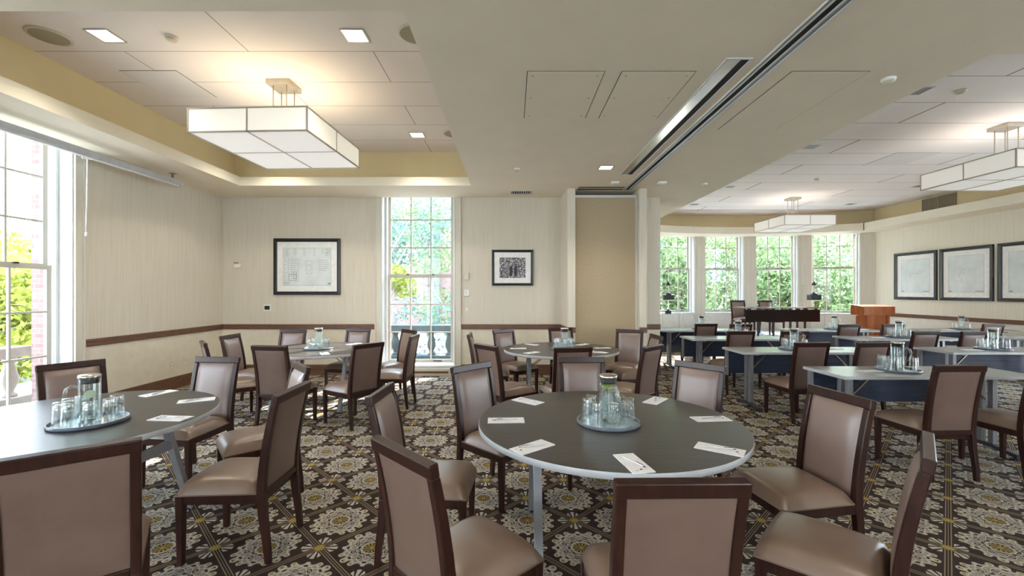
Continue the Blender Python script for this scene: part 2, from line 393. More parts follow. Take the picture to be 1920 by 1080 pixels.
# ------------------------------------------------------------------ windows (local: width along x, centre 0, room side -y, z absolute)
def window(n, loc, rotz, w, z0, z1, cols, mun, meet, depth=.21, casing=.12, casez=None, lock=True, sill=True, base=0.0, wl=None):
    T = thing('window_%d' % n, None, None, loc, rotz, None, 'structure')
    d = depth; f = .055
    mb = MB()   # jamb lining
    mb.box(-w/2-.004, -w/2+.012, .0, d+.10, z0, z1); mb.box(w/2-.012, w/2+.004, 0, d+.10, z0, z1); mb.box(-w/2, w/2, 0, d+.1, z1-.012, z1)
    mb.box(-w/2+.012, -w/2+.045, d-.05, d-.02, z0, z1); mb.box(w/2-.045, w/2-.012, d-.05, d-.02, z0, z1)
    obj('jamb', mb, WTRIM, T)
    ct = ZS-.002 if casez is None else casez
    mb = MB()
    for s in (-1, 1):
        xa, xb = sorted((s*(w/2), s*(w/2+casing))); mb.box(xa, xb, -.022, 0, base, ct)
        xa, xb = sorted((s*(w/2+casing-.022), s*(w/2+casing))); mb.box(xa, xb, -.036, -.022, base, ct)
        xa, xb = sorted((s*(w/2+.0), s*(w/2+.014))); mb.box(xa, xb, -.030, -.022, base, ct)
    obj('casing', mb, TRIM, T, .002)
    # two sashes, the upper one outside
    def sash(name, a, b, yy, rows):
        mb = MB(); xi = w/2-.045
        mb.box(-xi, -xi+f, yy, yy+.04, a, b); mb.box(xi-f, xi, yy, yy+.04, a, b)
        mb.box(-xi+f, xi-f, yy, yy+.04, a, a+f*1.1); mb.box(-xi+f, xi-f, yy, yy+.04, b-f*.9, b)
        for c in range(1, cols): x = -xi+f+(2*xi-2*f)*c/cols; mb.box(x-.011, x+.011, yy+.005, yy+.032, a+f*1.1, b-f*.9)
        for r in rows: mb.box(-xi+f, xi-f, yy+.006, yy+.031, r-.011, r+.011)
        o = obj(name, mb, SASHM, T)
        g = MB(); g.box(-xi+f-.005, xi-f+.005, yy+.017, yy+.021, a+f, b-f*.8); obj('pane', g, PANE, o); return o
    lo = sash('lower_sash', z0+.02, meet+.022, d, [m for m in mun if m < meet])
    sash('upper_sash', meet-.022, z1-.012, d+.045, [m for m in mun if m > meet])
    if lock:
        mb = MB()
        for s in (-1, 1): mb.box(s*w*.18-.025, s*w*.18+.025, d-.012, d+.012, meet+.022, meet+.040)
        mb.box(w*.18, w*.30, d-.014, d, z0+.045, z0+.058); obj('sash_lock', mb, BLACK, T)
    if sill:
        mb = MB(); mb.box(-w/2-.02, w/2+.02, -.045, d+.05, z0-.035, z0+.01); obj('sill', mb, WTRIM, T, .004)
    return T
window(1, (XL, 4.56, 0), PI/2, 1.32, .17, 3.42, 3, [.755, 1.275, 2.335, 2.855], 1.80)
window(2, (-1.7045, YB, 0), 0, 1.323, .17, 3.42, 3, [.755, 1.275, 2.335, 2.855], 1.80)
window(3, (XL, 1.86, 0), PI/2, 1.32, .17, 3.42, 3, [.755, 1.275, 2.335, 2.855], 1.80)  # this and the next are out of view, added to let daylight in
window(4, (XL, -1.74, 0), PI/2, 1.32, .17, 3.42, 3, [.755, 1.275, 2.335, 2.855], 1.80)
for i, (x, x1, a, b) in enumerate(RW): window(10+i, ((x+x1)/2, YF, 0), PI, 1.32, a, b, 3, [.755, 1.275, 2.335], 1.80, d if False else .15)
for i, (y, y1, a, b) in enumerate(RH_ADDED): window(30+i, (XR, (y+y1)/2, 0), -PI/2, 1.32, a, b, 3, [.755, 1.275, 2.335], 1.80, .15)
# radiator grille under the back window
t = thing('floor_grille', 'long dark slotted vent in cream trim under the back wall window', 'vent', (-1.70, YB, 0))
mb = MB(); mb.box(-.66, .66, -.10, -.0, 0, .13); obj('grille_box', mb, TRIM, t, .003)
mb = MB(); mb.box(-.42, .56, -.103, -.099, .045, .085); obj('vent_slot', mb, RAILW, t)
# bay: piers, low wall and windows
ang = [-23.3, -11.65, 0, 11.65, 23.3]; hw = math.degrees(math.asin(.60/BR))
low = MB(); hi = MB(); brk = MB()
edges = []
cur = -AE
for k, a in enumerate(ang):
    edges.append(('p', cur, a-hw)); edges.append(('w', a-hw, a+hw)); cur = a+hw
edges.append(('p', cur, AE))
def P2(a, R=BR): return (BCX+R*sin(rad(a)), BCY+R*cos(rad(a)))
for kind, a, b in edges:
    q = [P2(a), P2(b), P2(b, BR+.35), P2(a, BR+.35)]
    if kind == 'p': low.prism(q[::-1], -.1, 3.95)
    else: low.prism(q[::-1], -.1, .86); low.prism(q[::-1], 3.3, 3.95)
struct('wall_bay', low, WALLR)
for k, a in enumerate(ang):
    R_ = BR*cos(rad(hw))
    window(4+k if k else 20, (BCX+R_*sin(rad(a)), BCY+R_*cos(rad(a)), 0), -rad(a), 1.19, .86, 3.30, 3, [1.56, 2.88], 2.22, .17, .10, base=.0 if False else .80)
mb = MB()
for kind, a, b in edges:
    if kind == 'p':
        A, B = P2(a, BR-.02), P2(b, BR-.02); d_ = (Vector(B)-Vector(A)).normalized()
        mb.prism([P2(b, BR-.014), P2(a, BR-.014), P2(a, BR+.01), P2(b, BR+.01)][::-1], .0, ZS)
for k, (kind, a, b) in enumerate(edges):
    if kind == 'p' and b-a < 8:
        c_ = (a+b)/2
        for f0, f1 in ((-.55, -.33), (.33, .55)):
            mb.prism([P2(c_+f1*(b-a)*.5, BR-.028), P2(c_+f0*(b-a)*.5, BR-.028), P2(c_+f0*(b-a)*.5, BR-.014), P2(c_+f1*(b-a)*.5, BR-.014)][::-1], 0, ZS)
struct('trim_bay', mb, TRIM)

# ------------------------------------------------------------------ pocket, partition, trims
mb = MB(); mb.prism([(.92, 7.23), (1.05, 7.23), (1.05, YB), (.885, YB)], 0, ZS)
struct('wall_pocket_left', mb, WALL)
mb = MB(); mb.prism([(2.11, 7.23), (2.235, 7.23), (2.26, YB), (2.11, YB)], 0, ZS)
struct('wall_pocket_right', mb, WALL)
t = thing('folding_partition', 'tall tan fabric partition panel parked between two wall fins', 'partition', (1.58, 7.36, 0))
for i, dy in enumerate((0, .13, .26)):
    mb = MB(); mb.box(-.52, .505, dy, dy+.10, .02, 3.10); p = obj('panel', mb, TANP, t, .004)
    mb = MB(); mb.box(-.525, .515, dy-.005, dy+.105, 3.10, 3.14); mb.box(.505, .525, dy-.003, dy+.103, .02, 3.10); obj('panel_trim', mb, WTRIM, p)
def trim(n, mb): return struct('trim_%d' % n, mb, RAILW)
def rail(mb, p, q, nrm):    # chair rail, profile in three steps
    p, q, n = Vector((*p, 0)), Vector((*q, 0)), Vector((*nrm, 0))
    for za, zb, dp in ((.828, .845, .016), (.845, .872, .026), (.872, .895, .020), (.895, .921, .034)):
        vs = []
        for e in (p, q):
            for dd, zz in ((-.0, za), (dp, za), (dp, zb), (-.0, zb)): vs.append(e+n*dd+Vector((0, 0, zz)))
        mb.add(vs, [(0,1,2,3),(7,6,5,4),(0,4,5,1),(1,5,6,2),(2,6,7,3),(3,7,4,0)])
def base(mb, p, q, nrm):
    p, q, n = Vector((*p, 0)), Vector((*q, 0)), Vector((*nrm, 0))
    for za, zb, dp in ((0, .10, .022), (.10, .118, .028), (.118, .165, .016), (.165, .19, .024)):
        vs = []
        for e in (p, q):
            for dd, zz in ((-.0, za), (dp, za), (dp, zb), (-.0, zb)): vs.append(e+n*dd+Vector((0, 0, zz)))
        mb.add(vs, [(0,1,2,3),(7,6,5,4),(0,4,5,1),(1,5,6,2),(2,6,7,3),(3,7,4,0)])
segs = {1: [((XL, 5.345), (XL, YB), (1, 0))], 2: [((XL, YB), (-2.49, YB), (0, -1))], 3: [((-.92, YB), (.885, YB), (0, -1))],
        4: [((.92, 7.23), (1.05, 7.23), (0, -1)), ((.89, YB), (.92, 7.23), (-1, 0))], 5: [((2.11, 7.23), (2.235, 7.23), (0, -1))], 6: [((2.26, YB), (2.69, YB), (0, -1))],
        7: [((XR, 7.35), (XR, 12.55), (-1, 0))], 8: [((XL, YF), (XL, -2.55), (1, 0)), ((XL, -.95), (XL, 1.07), (1, 0)), ((XL, 2.65), (XL, 3.77), (1, 0))]}
names = {1: 'left', 2: 'back', 3: 'middle', 4: 'fin_left', 5: 'fin_right', 6: 'divider', 7: 'right', 8: 'left_front'}
for k, ss in segs.items():
    a, b = MB(), MB()
    for p, q, n in ss: rail(a, p, q, n); base(b, p, q, n)
    trim(k, a); struct('baseboard_'+names[k], b, RAILW)

# ------------------------------------------------------------------ ceilings
mb = MB(); H = .14
def R4(x0, x1, y0, y1, h=H): mb.box(x0, x1, y0, y1, ZS, ZS+h)
R4(XL, -4.38, YF, YB); R4(-4.38, -.66, YF, 2.66); R4(-4.38, -.66, 7.03, YB)
R4(-.66, 3.45, YF, YB); R4(2.69, 3.45, YB, 12.6); R4(3.45, 9.77, YF, 3.14); R4(9.77, XR, YF, 12.6, .2)
inner = arc(6.9, -math.degrees(math.asin(3.17/6.9)), math.degrees(math.asin(3.17/6.9)), 20)
outer = arc(BR+.1, -26, 26, 20)
for i in range(20):
    mb.prism([inner[i], outer[i], outer[i+1], inner[i+1]][::-1], ZS, ZS+.2)
mb.prism([(9.77, 12.1), inner[-1], outer[-1], (XR, 12.95), (XR, 12.1)][::-1], ZS+.0005, ZS+.2); mb.prism([(3.45, 12.1), (2.69, 12.1), (2.69, 13.0), outer[0], inner[0]][::-1], ZS+.0005, ZS+.2)
soff = struct('ceiling', mb, [SOFFIT, LIP])
for p in soff.data.polygons:
    if abs(p.normal.z) < .5: p.material_index = 1
mb = MB()   # cove walls
def cw(x0, x1, y0, y1): mb.box(x0, x1, y0, y1, ZS+.06, ZC+.02)
cw(-4.71, -4.61, 2.33, 7.36); cw(-4.71, -.33, 7.26, 7.36); cw(-.43, -.33, 2.33, 7.36); cw(-4.71, -.33, 2.33, 2.43)
cw(3.12, 3.22, 2.8, 12.3); cw(10.22, 10.32, 2.8, 12.3); cw(3.12, 10.32, 2.8, 2.9)
A1, A2 = arc(7.33, -30, 30, 24), arc(7.45, -30, 30, 24)
for i in range(24): mb.prism([A1[i], A2[i], A2[i+1], A1[i+1]][::-1], ZS+.06, ZC+.02)
struct('wall_cove', mb, COVE)
mb = MB(); mb.box(-4.71, -.33, 2.33, 7.36, ZC, ZC+.08); struct('ceiling_lounge', mb, TILE_L)
mb = MB(); mb.box(3.12, 10.32, 2.8, 12.35, ZC, ZC+.08); mb.prism([(x, y) for x, y in reversed(A2)], ZC, ZC+.08); struct('ceiling_classroom', mb, TILE_R)
mb = MB(); mb.box(XL-.5, XR+.4, YF-.3, YB+.5, ZC+.12, ZC+.3); mb.box(2.29, XR+.4, YB+.5, 14.1, ZC+.12, ZC+.3); struct('roof', mb, STONE)

# partition track and slot diffuser on the beam
t = thing('partition_track', 'long white and dark double ceiling track running to the partition pocket', 'track', (1.92, 0, ZS))
mb = MB()
for x in (-.075, .068): mb.box(x, x+.010, -1.5, 7.26, -.012, 0)
mb.box(-.045, -.030, -1.5, 7.26, -.010, 0); mb.box(.020, .035, -1.5, 7.26, -.010, 0)
obj('track_flange', mb, WTRIM, t)
mb = MB(); mb.box(-.065, -.045, -1.5, 7.26, -.004, 0); mb.box(.035, .068, -1.5, 7.26, -.004, 0); obj('steel_channel', mb, STEEL, t)
mb = MB(); mb.box(-.030, .020, -1.5, 7.26, -.003, 0); mb.box(-.83, .06, 7.12, 7.17, -.004, 0); mb.box(-.83, .06, 7.24, 7.30, -.004, 0); obj('dark_groove', mb, DARK, t)
t = thing('slot_diffuser', 'long steel and black slot air vent recessed in the beam', 'vent', (1.665, 4.78, ZS))
mb = MB(); 
for a, b, c, d in ((-.095, .095, -1.595, -1.58), (-.095, .095, 1.58, 1.595), (-.095, -.083, -1.58, 1.58), (.083, .095, -1.58, 1.58)): mb.box(a, b, c, d, -.008, 0)
obj('rim', mb, WTRIM, t)
mb = MB(); mb.box(-.083, .02, -1.58, 1.58, -.003, 0); obj('blade', mb, CHROME, t)
mb = MB(); mb.box(.02, .083, -1.58, 1.58, -.002, 0); obj('slot', mb, DARK, t)
def access(label, x0, x1, y0, y1, z, screws=True):
    t = thing('access_panel', label, 'access panel', ((x0+x1)/2, (y0+y1)/2, z)); w, d = (x1-x0)/2, (y1-y0)/2
    mb = MB(); mb.box(-w, w, -d, d, -.0015, 0); obj('shadow_gap', mb, DARK, t)
    mb = MB(); g = .006; mb.box(-w+g, w-g, -d+g, d-g, -.004, -.0015); p = obj('panel', mb, SOFFIT if z < 3.5 else PANELW, t)
    if screws:
        mb = MB()
        for x in (-w+.05, w-.05):
            for y in (-d+.07, 0, d-.07): mb.lathe([(.008, -.0055), (.008, -.004)], 8, T=Matrix.Translation((x, y, 0)))
        obj('screw', mb, SCREW, t)
PANELW = m_paint('panel_paint', (.79, .74, .70))
access('square access panel in the beam ceiling, furthest from the partition track', .116, .723, 3.38, 4.30, ZS)
access('square access panel in the beam ceiling, beside the slot air vent', .85, 1.43, 3.38, 4.30, ZS)
access('access panel in the beam ceiling between the partition track and the classroom tray', 2.17, 2.78, 3.38, 4.60, ZS, False)
access('access panel in the lounge tray ceiling near the cream cove', -4.12, -3.52, 4.57, 5.21, ZC, False)
access('access panel in the classroom tray ceiling beside the lamp', 6.43, 7.15, 7.28, 8.0, ZC, False)

# downlights
def downlight(label, x, y, z, on=True, s=.185, group=None):
    t = thing('downlight', label, 'ceiling light', (x, y, z), 0, group); h = s/2
    mb = MB()
    for a, b, c, d in ((-h-.014, h+.014, -h-.014, -h), (-h-.014, h+.014, h, h+.014), (-h-.014, -h, -h, h), (h, h+.014, -h, h)): mb.box(a, b, c, d, -.008, 0)
    obj('trim_ring', mb, CHROME if on else WTRIM, t, .001)
    mb = MB(); mb.box(-h, h, -h, h, -.003, 0); obj('lens', mb, LENS if on else LENS_OFF, t)
    if on:
        l = bpy.data.lights.new('downlight_lamp', 'SPOT'); l.energy = 24; l.color = (1, .90, .74); l.spot_size = rad(125); l.spot_blend = .6; l.shadow_soft_size = .07
        o = bpy.data.objects.new('downlight_lamp', l); COL.objects.link(o); o.parent = t; o.location = (0, 0, -.03)
downlight('lit square downlight between the round speaker and smoke detector, near the windows', -3.68, 3.95, ZC)
downlight('lit square downlight beside the half hidden speaker at the near tray edge', -1.42, 3.95, ZC)
downlight('lit square downlight in the far corner of the lounge tray near the beam', -1.40, 6.45, ZC)
downlight('lit square downlight behind the lit hanging lamp', -3.68, 6.45, ZC)
downlight('lit square downlight set in the beam near the partition pocket', 1.29, 6.0, ZS, True, .17)
for x, y, w_ in ((1.0, .3, 'directly over the viewpoint'), (-2.9, -1.2, 'by the window wall behind the viewpoint'), (1.2, -2.0, 'in line with the partition track behind the viewpoint'), (5.2, -1.2, 'at the classroom end behind the viewpoint'), (8.2, -1.5, 'near the right wall behind the viewpoint')): downlight('unseen added square downlight '+w_, x, y, ZS, True, .17, 'unseen downlights added over the near end of the room')  # unseen downlights, added to raise the brightness of the room
for i, (x, y, s) in enumerate(((4.68, 5.03, 'nearest the viewer'), (4.78, 6.97, 'second along the beam'), (4.81, 9.63, 'third along the beam'), (4.84, 11.57, 'last along the beam, by the bay'),
                          (8.93, 9.58, 'near the cove grille'), (8.95, 11.54, 'in the far bay corner'))):
    downlight('unlit square downlight in the classroom ceiling, '+s, x, y, ZC, False)
# speakers, detectors
def speaker(label, x, y):
    t = thing('ceiling_speaker', label, 'speaker', (x, y, ZC))
    mb = MB(); mb.lathe([(.165, 0), (.165, -.004), (.150, -.010), (.138, -.010)], 40, cap=False); obj('rim', mb, TRIM, t)
    mb = MB(); mb.lathe([(.138, -.009), (.07, -.011), (.0001, -.012)], 40, cap=False); obj('grille', mb, SPK, t)
speaker('round tan ceiling speaker beside the lit downlight over the windows', -4.2, 3.96)
speaker('round tan ceiling speaker half hidden by the near end of the beam', -.87, 3.93)
speaker('round tan ceiling speaker half hidden by the far end of the beam', -.85, 6.4)
def detector(label, x, y, z, name='smoke_detector', cat='smoke detector', r=.055):
    t = thing(name, label, cat, (x, y, z))
    mb = MB(); mb.lathe([(r*.001, -.0), (r, 0), (r, -.012), (r*.9, -.022)], 24, cap=False); obj('base_ring', mb, WHITE, t)
    mb = MB(); mb.lathe([(r*.9, -.022), (r*.75, -.034), (r*.4, -.040), (.0001, -.041)], 24, cap=False); obj('sensor', mb, CREAMP, t)
detector('round white smoke detector on the lounge tray ceiling', -3.1, 3.97, ZC)
detector('round detector on the classroom tray ceiling near the viewer', 5.18, 5.03, ZC)
detector('small round detector in the middle of the classroom ceiling', 6.26, 8.95, ZC)
detector('flat round metal sprinkler cover on the beam beside the access panel', 3.02, 3.5, ZS, 'sprinkler_cover', 'sprinkler', .05)
detector('small sprinkler cover on the beam edge near the divider', 3.04, 6.89, ZS, 'sprinkler_cover', 'sprinkler', .045)
detector('small sprinkler cover near the ceiling vent', .07, 6.05, ZS, 'sprinkler_cover', 'sprinkler', .04)
def sensor(label, x, y):
    t = thing('motion_sensor', label, 'sensor', (x, y, ZS))
    mb = MB(); mb.box(-.06, .06, -.05, .05, -.03, 0); obj('housing', mb, WHITE, t, .006)
    mb = MB(); mb.box(-.035, .035, -.03, .03, -.046, -.03); obj('lens_cap', mb, CREAMP, t, .006)
sensor('boxy white sensor on the beam above the tan partition panel', 1.60, 6.8)
sensor('boxy white sensor on the beam to the classroom side of the track', 2.34, 6.8)
t = thing('ceiling_vent', 'white slatted air vent in the soffit above the small framed photograph', 'vent', (.16, 7.5, ZS))
mb = MB()
for a, b, c, d in ((-.2, .2, -.14, -.11), (-.2, .2, .11, .14), (-.2, -.17, -.11, .11), (.17, .2, -.11, .11)): mb.box(a, b, c, d, -.008, 0)
obj('vent_frame', mb, WTRIM, t)
mb = MB(); mb.box(-.17, .17, -.11, .11, -.001, 0); obj('backing', mb, DARK, t)
mb = MB()
for k in range(9): mb.box(-.16+k*.038, -.148+k*.038, -.11, .11, -.009, -.001)
obj('louvre', mb, WTRIM, t)
t = thing('cove_grille', 'tan louvred air grille in the cove above the framed plans', 'vent', (10.22, 10.43, 3.64), PI/2)
mb = MB(); mb.box(-.40, .40, .0, .02, -.15, .15); obj('backing', mb, DARK, t)
mb = MB()
for k in range(44): mb.box(-.39+k*.0178, -.382+k*.0178, -.0+.02, .035, -.14, .14)
mb.box(-.41, .41, .02, .042, -.155, -.14); mb.box(-.41, .41, .02, .042, .14, .155); mb.box(-.41, -.395, .02, .042, -.15, .15); mb.box(.395, .41, .02, .042, -.15, .15); mb.box(-.012, .012, .02, .042, -.15, .15)
obj('louvre', mb, SPK, t)

# ------------------------------------------------------------------ hanging lamps
def chandelier(label, x, y, rz, on):
    t = thing('pendant_lamp', label, 'hanging lamp', (x, y, 3.065), rz); w, d, h, e = .595, .635, .243, .014
    sh, di = (SHADE_ON, DIFF_ON) if on > 0 else (SHADE_GLOW, SHADE_GLOW)
    mb = MB()
    for z in (0, h-e):
        for s in (-1, 1):
            mb.box(-w, w, s*d-e/2, s*d+e/2, z, z+e); mb.box(s*w-e/2, s*w+e/2, -d, d, z, z+e)
    for a in (-w, 0, w):
        for s in (-1, 1): mb.box(a-e/2, a+e/2, s*d-e/2, s*d+e/2, 0, h)
    for s in (-1, 1): mb.box(s*w-e/2, s*w+e/2, -e/2, e/2, 0, h)
    mb.box(-w, w, -.004, .004, -.001, .007); mb.box(-.004, .004, -d, d, -.001, .007); mb.box(-w, w, -.01, .01, h-e, h)
    for a in (-.075, .075): mb.box(a-.008, a+.008, -.1, .1, h-e, h)
    obj('metal_frame', mb, NICKEL, t)
    mb = MB()
    for s in (-1, 1):
        mb.box(-w+e/2, w-e/2, s*d-.002, s*d+.002, e, h-e); mb.box(s*w-.002, s*w+.002, -d+e/2, d-e/2, e, h-e)
    obj('lamp_shade', mb, sh, t)
    mb = MB(); mb.box(-w+.01, w-.01, -d+.01, d-.01, .007, .010); obj('diffuser', mb, di, t)
    mb = MB(); mb.box(-.13, .13, -.135, .135, ZC-3.065-.05, ZC-3.065); obj('canopy', mb, NICKEL, t, .003)
    for a in (-.075, .075):
        for b in (-.08, .08): mb = MB(); mb.lathe([(.0065, h-e), (.0065, ZC-3.065-.05)], 8, T=Matrix.Translation((a, b, 0))); obj('rod', mb, NICKEL, t)
    if True:
        l = bpy.data.lights.new('lamp_and_added_glow', 'AREA'); l.shape = 'RECTANGLE'; l.size = 1.0; l.size_y = 1.05; l.energy = on if on > 0 else -on; l.color = (1, .82, .52) if on > 0 else (1, .93, .86)  # in the unlit classroom lamps this uplight is added to brighten their ceiling
        o = bpy.data.objects.new('lamp_and_added_glow', l); COL.objects.link(o); o.parent = t; o.location = (0, 0, .12); o.rotation_euler = (PI, 0, 0)
    return t
chandelier('large lit square pendant lamp with cream shades over the lounge tables', -2.55, 4.88, rad(-2.5), 3.2)
chandelier('large pale square pendant lamp with grey shades over the nearer desks, cut by the frame', 6.90, 6.09, 0, -2)
chandelier('pale grey-shaded square pendant lamp hanging before the bay windows', 6.95, 10.8, 0, -2)

# ------------------------------------------------------------------ blind rail
t = thing('screen_rail', 'long white tubular screen rail hung under the soffit by the windows', 'screen rail', (-4.9, 0, 3.10))
mb = MB(); mb.box(-.045, .045, -3.0, 6.43, -.030, .045); obj('housing', mb, plain('silver_housing', (.52, .54, .58), .35, .4), t, .012, seg=3)
mb = MB(); mb.box(-.020, .020, -3.0, 6.40, -.044, -.028); obj('bottom_bar', mb, WHITE, t, .004)
mb = MB(); mb.lathe([(.045, 0), (.045, .012)], 20, T=Matrix.Translation((0, 6.43, .008)) @ Matrix.Rotation(-PI/2, 4, 'X')); obj('end_cap', mb, WHITE, t)
for y in (6.3, 2.2, -1.8):
    mb = MB(); mb.box(-.012, .012, y-.012, y+.012, .04, .12); mb.box(-.035, .035, y-.03, y+.03, .112, .12); obj('bracket', mb, SCREW, t)
mb = MB(); mb.tube([(0, 5.03, -.045), (.005, 5.03, -.07), (0, 5.03, -.5), (0, 5.02, -.90)], .007, 8); mb.lathe([(.006, 0), (.014, -.02), (.014, -.04), (.006, -.055)], 10, T=Matrix.Translation((0, 5.02, -.90)))
mb.tube([(-.03, 5.0, -.045), (-.02, 5.0, -.06), (.03, 5.06, -.06), (.03, 5.06, -.045)], .004, 6)
obj('pull_cord', mb, WHITE, t)

# ------------------------------------------------------------------ pictures
def picture(label, loc, rz, w, h, fr, matw, framem, seed=None, photo=False, edge=.03):
    t = thing('framed_picture', label, 'picture', loc, rz)   # local: wall at y=0, room at -y
    mb = MB(); W2, H2 = w/2, h/2
    prof = [(0, 0), (0, -edge), (fr*.55, -edge*1.15), (fr*.8, -edge*.7), (fr, -edge*.6), (fr, 0)]
    crn = [(-1, -1), (1, -1), (1, 1), (-1, 1)]
    vs = []; n = len(prof)
    for sx, sz in crn:
        for a, y in prof: vs.append((sx*(W2-a), y, sz*(H2-a)))
    fs = [(i*n+k, ((i+1) % 4)*n+k, ((i+1) % 4)*n+k+1, i*n+k+1) for i in range(4) for k in range(n-1)]
    mb.add(vs, fs); obj('frame', mb, framem, t)
    mb = MB(); mb.box(-W2+fr-.002, W2-fr+.002, -.012, -.002, -H2+fr-.002, H2-fr+.002); obj('mat_board', mb, MATB, t)
    pw, ph = W2-fr-matw, H2-fr-matw
    mb = MB(); mb.box(-pw, pw, -.0135, -.012, -ph, ph); p = obj('print', mb, PHOTO if photo else PRINT, t)
    if seed is not None:
        R_ = random.Random(seed); mb = MB()
        def ln(x0, z0, x1, z1, tk=.0022):
            if abs(x1-x0) > abs(z1-z0): mb.box(min(x0, x1), max(x0, x1), -.0142, -.0135, z0-tk/2, z0+tk/2)
            else: mb.box(x0-tk/2, x0+tk/2, -.0142, -.0135, min(z0, z1), max(z0, z1))
        e = .012
        for z in (-ph+e, ph-e): ln(-pw+e, z, pw-e, z)
        for x in (-pw+e, pw-e): ln(x, -ph+e, x, ph-e)
        if seed == 1:
            for cx_ in (-.86, -.80, -.5, -.12, .3, .82):          # notes and details along the top
                for k in range(7): a = cx_*pw; l = R_.uniform(.02, .07); ln(a-l/2, ph*(.92-.06*k), a+l/2, ph*(.92-.06*k), .003)
            def rect(a, b, c, d, tk=.003): ln(a, b, c, b, tk); ln(a, d, c, d, tk); ln(a, b, a, d, tk); ln(c, b, c, d, tk)
            rect(-.78*pw, -.75*ph, -.35*pw, .38*ph); rect(-.74*pw, -.7*ph, -.45*pw, -.4*ph, .006); rect(-.55*pw, -.62*ph, -.42*pw, -.28*ph, .005)
            for k in range(9): z = -.6*ph+k*.11*ph; ln(-.7*pw, z, R_.uniform(-.5, -.35)*pw, z, .004)
            for k in range(6): z = (.32-k*.1)*ph; ln(.45*pw, z, R_.uniform(.75, .92)*pw, z, .004)
            rect(-.05*pw, -.35*ph, .2*pw, .3*ph); rect(.02*pw, -.2*ph, .14*pw, .1*ph)
            rect(.63*pw, .72*ph, .92*pw, .9*ph, .004); ln(-.95*pw, -.82*ph, -.7*pw, -.82*ph, .006); ln(-.95*pw, -.9*ph, -.7*pw, -.9*ph, .004); ln(.85*pw, -.88*ph, .96*pw, -.88*ph, .02)
            for k in range(6): z = (.3-k*.2)*ph; ln(-.95*pw, z, -.86*pw, z, .004)
        else:
            cx_, cz_ = R_.uniform(-.15, .1)*pw, R_.uniform(-.05, .2)*ph
            for k in range(16):
                a, b = cx_+R_.uniform(-.4, .35)*pw, cz_+R_.uniform(-.35, .35)*ph
                if k % 2: ln(a, b, a+R_.uniform(.08, .3)*pw, b, .0035)
                else: ln(a, b, a, b+R_.uniform(-.25, .25)*ph, .0035)
            ln(-.95*pw, -.92*ph, -.8*pw, -.92*ph, .02); ln(.5*pw, -.92*ph, .95*pw, -.92*ph, .012)
        obj('drawing_lines', mb, INK, p)
    return t
mp = M('old_photograph', .5, .4); _n = mp.noise(scale=46, detail=5, rough=.7); mp.color(mp.ramp(_n, [(.40, (.02, .018, .02)), (.50, (.16, .15, .16)), (.60, (.62, .60, .63))])); PHOTO = mp.mat
picture('large black framed building plan on the back wall beside the thermostat', (-3.713, YB, 1.964), 0, 1.205, 1.022, .062, .10, BLACK, 1)
pt = picture('small black framed black and white photograph between window and partition', (.0095, YB, 1.945), 0, .752, .648, .045, .095, BLACK, None, True)
mb = MB()
for x in (-.03, .055):    # two standing figures in the old photograph
    mb.prism([(x-.022, -.15), (x+.022, -.15), (x+.026, .01), (x+.008, .02), (x-.008, .02), (x-.026, .01)], 0, .0008, T=Matrix.Translation((0, -.0135, 0)) @ Matrix.Rotation(PI/2, 4, 'X'))
    mb.lathe([(.012, 0), (.012, .0008)], 10, T=Matrix.Translation((x, -.0135, .032)) @ Matrix.Rotation(PI/2, 4, 'X'))
obj('figures', mb, BLACK, [c for c in pt.children if c.name.startswith('print')][0])
for k, (y, s, l) in enumerate(((11.30, 3, 'dark framed pale plan nearest the bay on the classroom wall'), (10.04, 4, 'dark framed pale plan in the middle of three on the classroom wall'), (8.77, 5, 'dark framed pale plan cut by the frame on the classroom wall'))):
    picture(l, (XR, y, 1.92), -PI/2, 1.18, 1.24, .075, .11, BLUEBLACK, s, edge=.045)

# ------------------------------------------------------------------ small wall fittings
def plate(name, label, cat, loc, rz, w, h, d, m, extra=()):
    t = thing(name, label, cat, loc, rz); mb = MB(); mb.box(-w/2, w/2, -d, 0, -h/2, h/2); obj('cover_plate', mb, m, t, min(.004, d/3))
    for nm, (a, b, c, e), dd, mm in extra: mb = MB(); mb.box(a, b, -d-dd, -d, c, e); obj(nm, mb, mm, t)
    return t
plate('thermostat', 'white square thermostat with a dark screen beside the framed building plan', 'thermostat', (-4.435, YB, 1.22), 0, .125, .118, .02, WHITE, [('screen', (-.047, .047, -.035, .035), .001, BLACK)])
plate('wall_sign', 'small pale plaque with dark lettering high on the back wall by the corner', 'sign', (-4.97, YB, 2.005), 0, .145, .125, .01, CREAMP,
      [('lettering', (-.07+k*.022, -.056+k*.022, .015, .042), .001, RAILW) for k in range(4)]+[('lower_panel', (-.065, .045, -.055, .005), .001, WHITE)])
plate('intercom', 'cream rounded wall sensor, topmost of three beside the back window', 'sensor', (-.822, YB, 1.79), 0, .085, .135, .028, CREAMP)
plate('volume_control', 'white wall control, middle of three beside the back window', 'wall control', (-.822, YB, 1.49), 0, .09, .12, .02, WHITE, [('slider', (-.004, .004, -.03, .03), .003, STEEL)])
plate('light_switch', 'cream double light switch, lowest of three beside the back window', 'light switch', (-.805, YB, 1.195), 0, .115, .115, .008, CREAMP, [('rocker', (-.035, -.006, -.03, .03), .003, WHITE), ('rocker', (.006, .035, -.03, .03), .003, TRIM)])
plate('power_outlet', 'white power outlet low on the window wall, nearer the window', 'power outlet', (XL, 6.73, .366), PI/2, .075, .12, .006, CREAMP, [('socket', (-.02, .02, .012, .045), .002, WHITE), ('socket', (-.02, .02, -.045, -.012), .002, WHITE)])
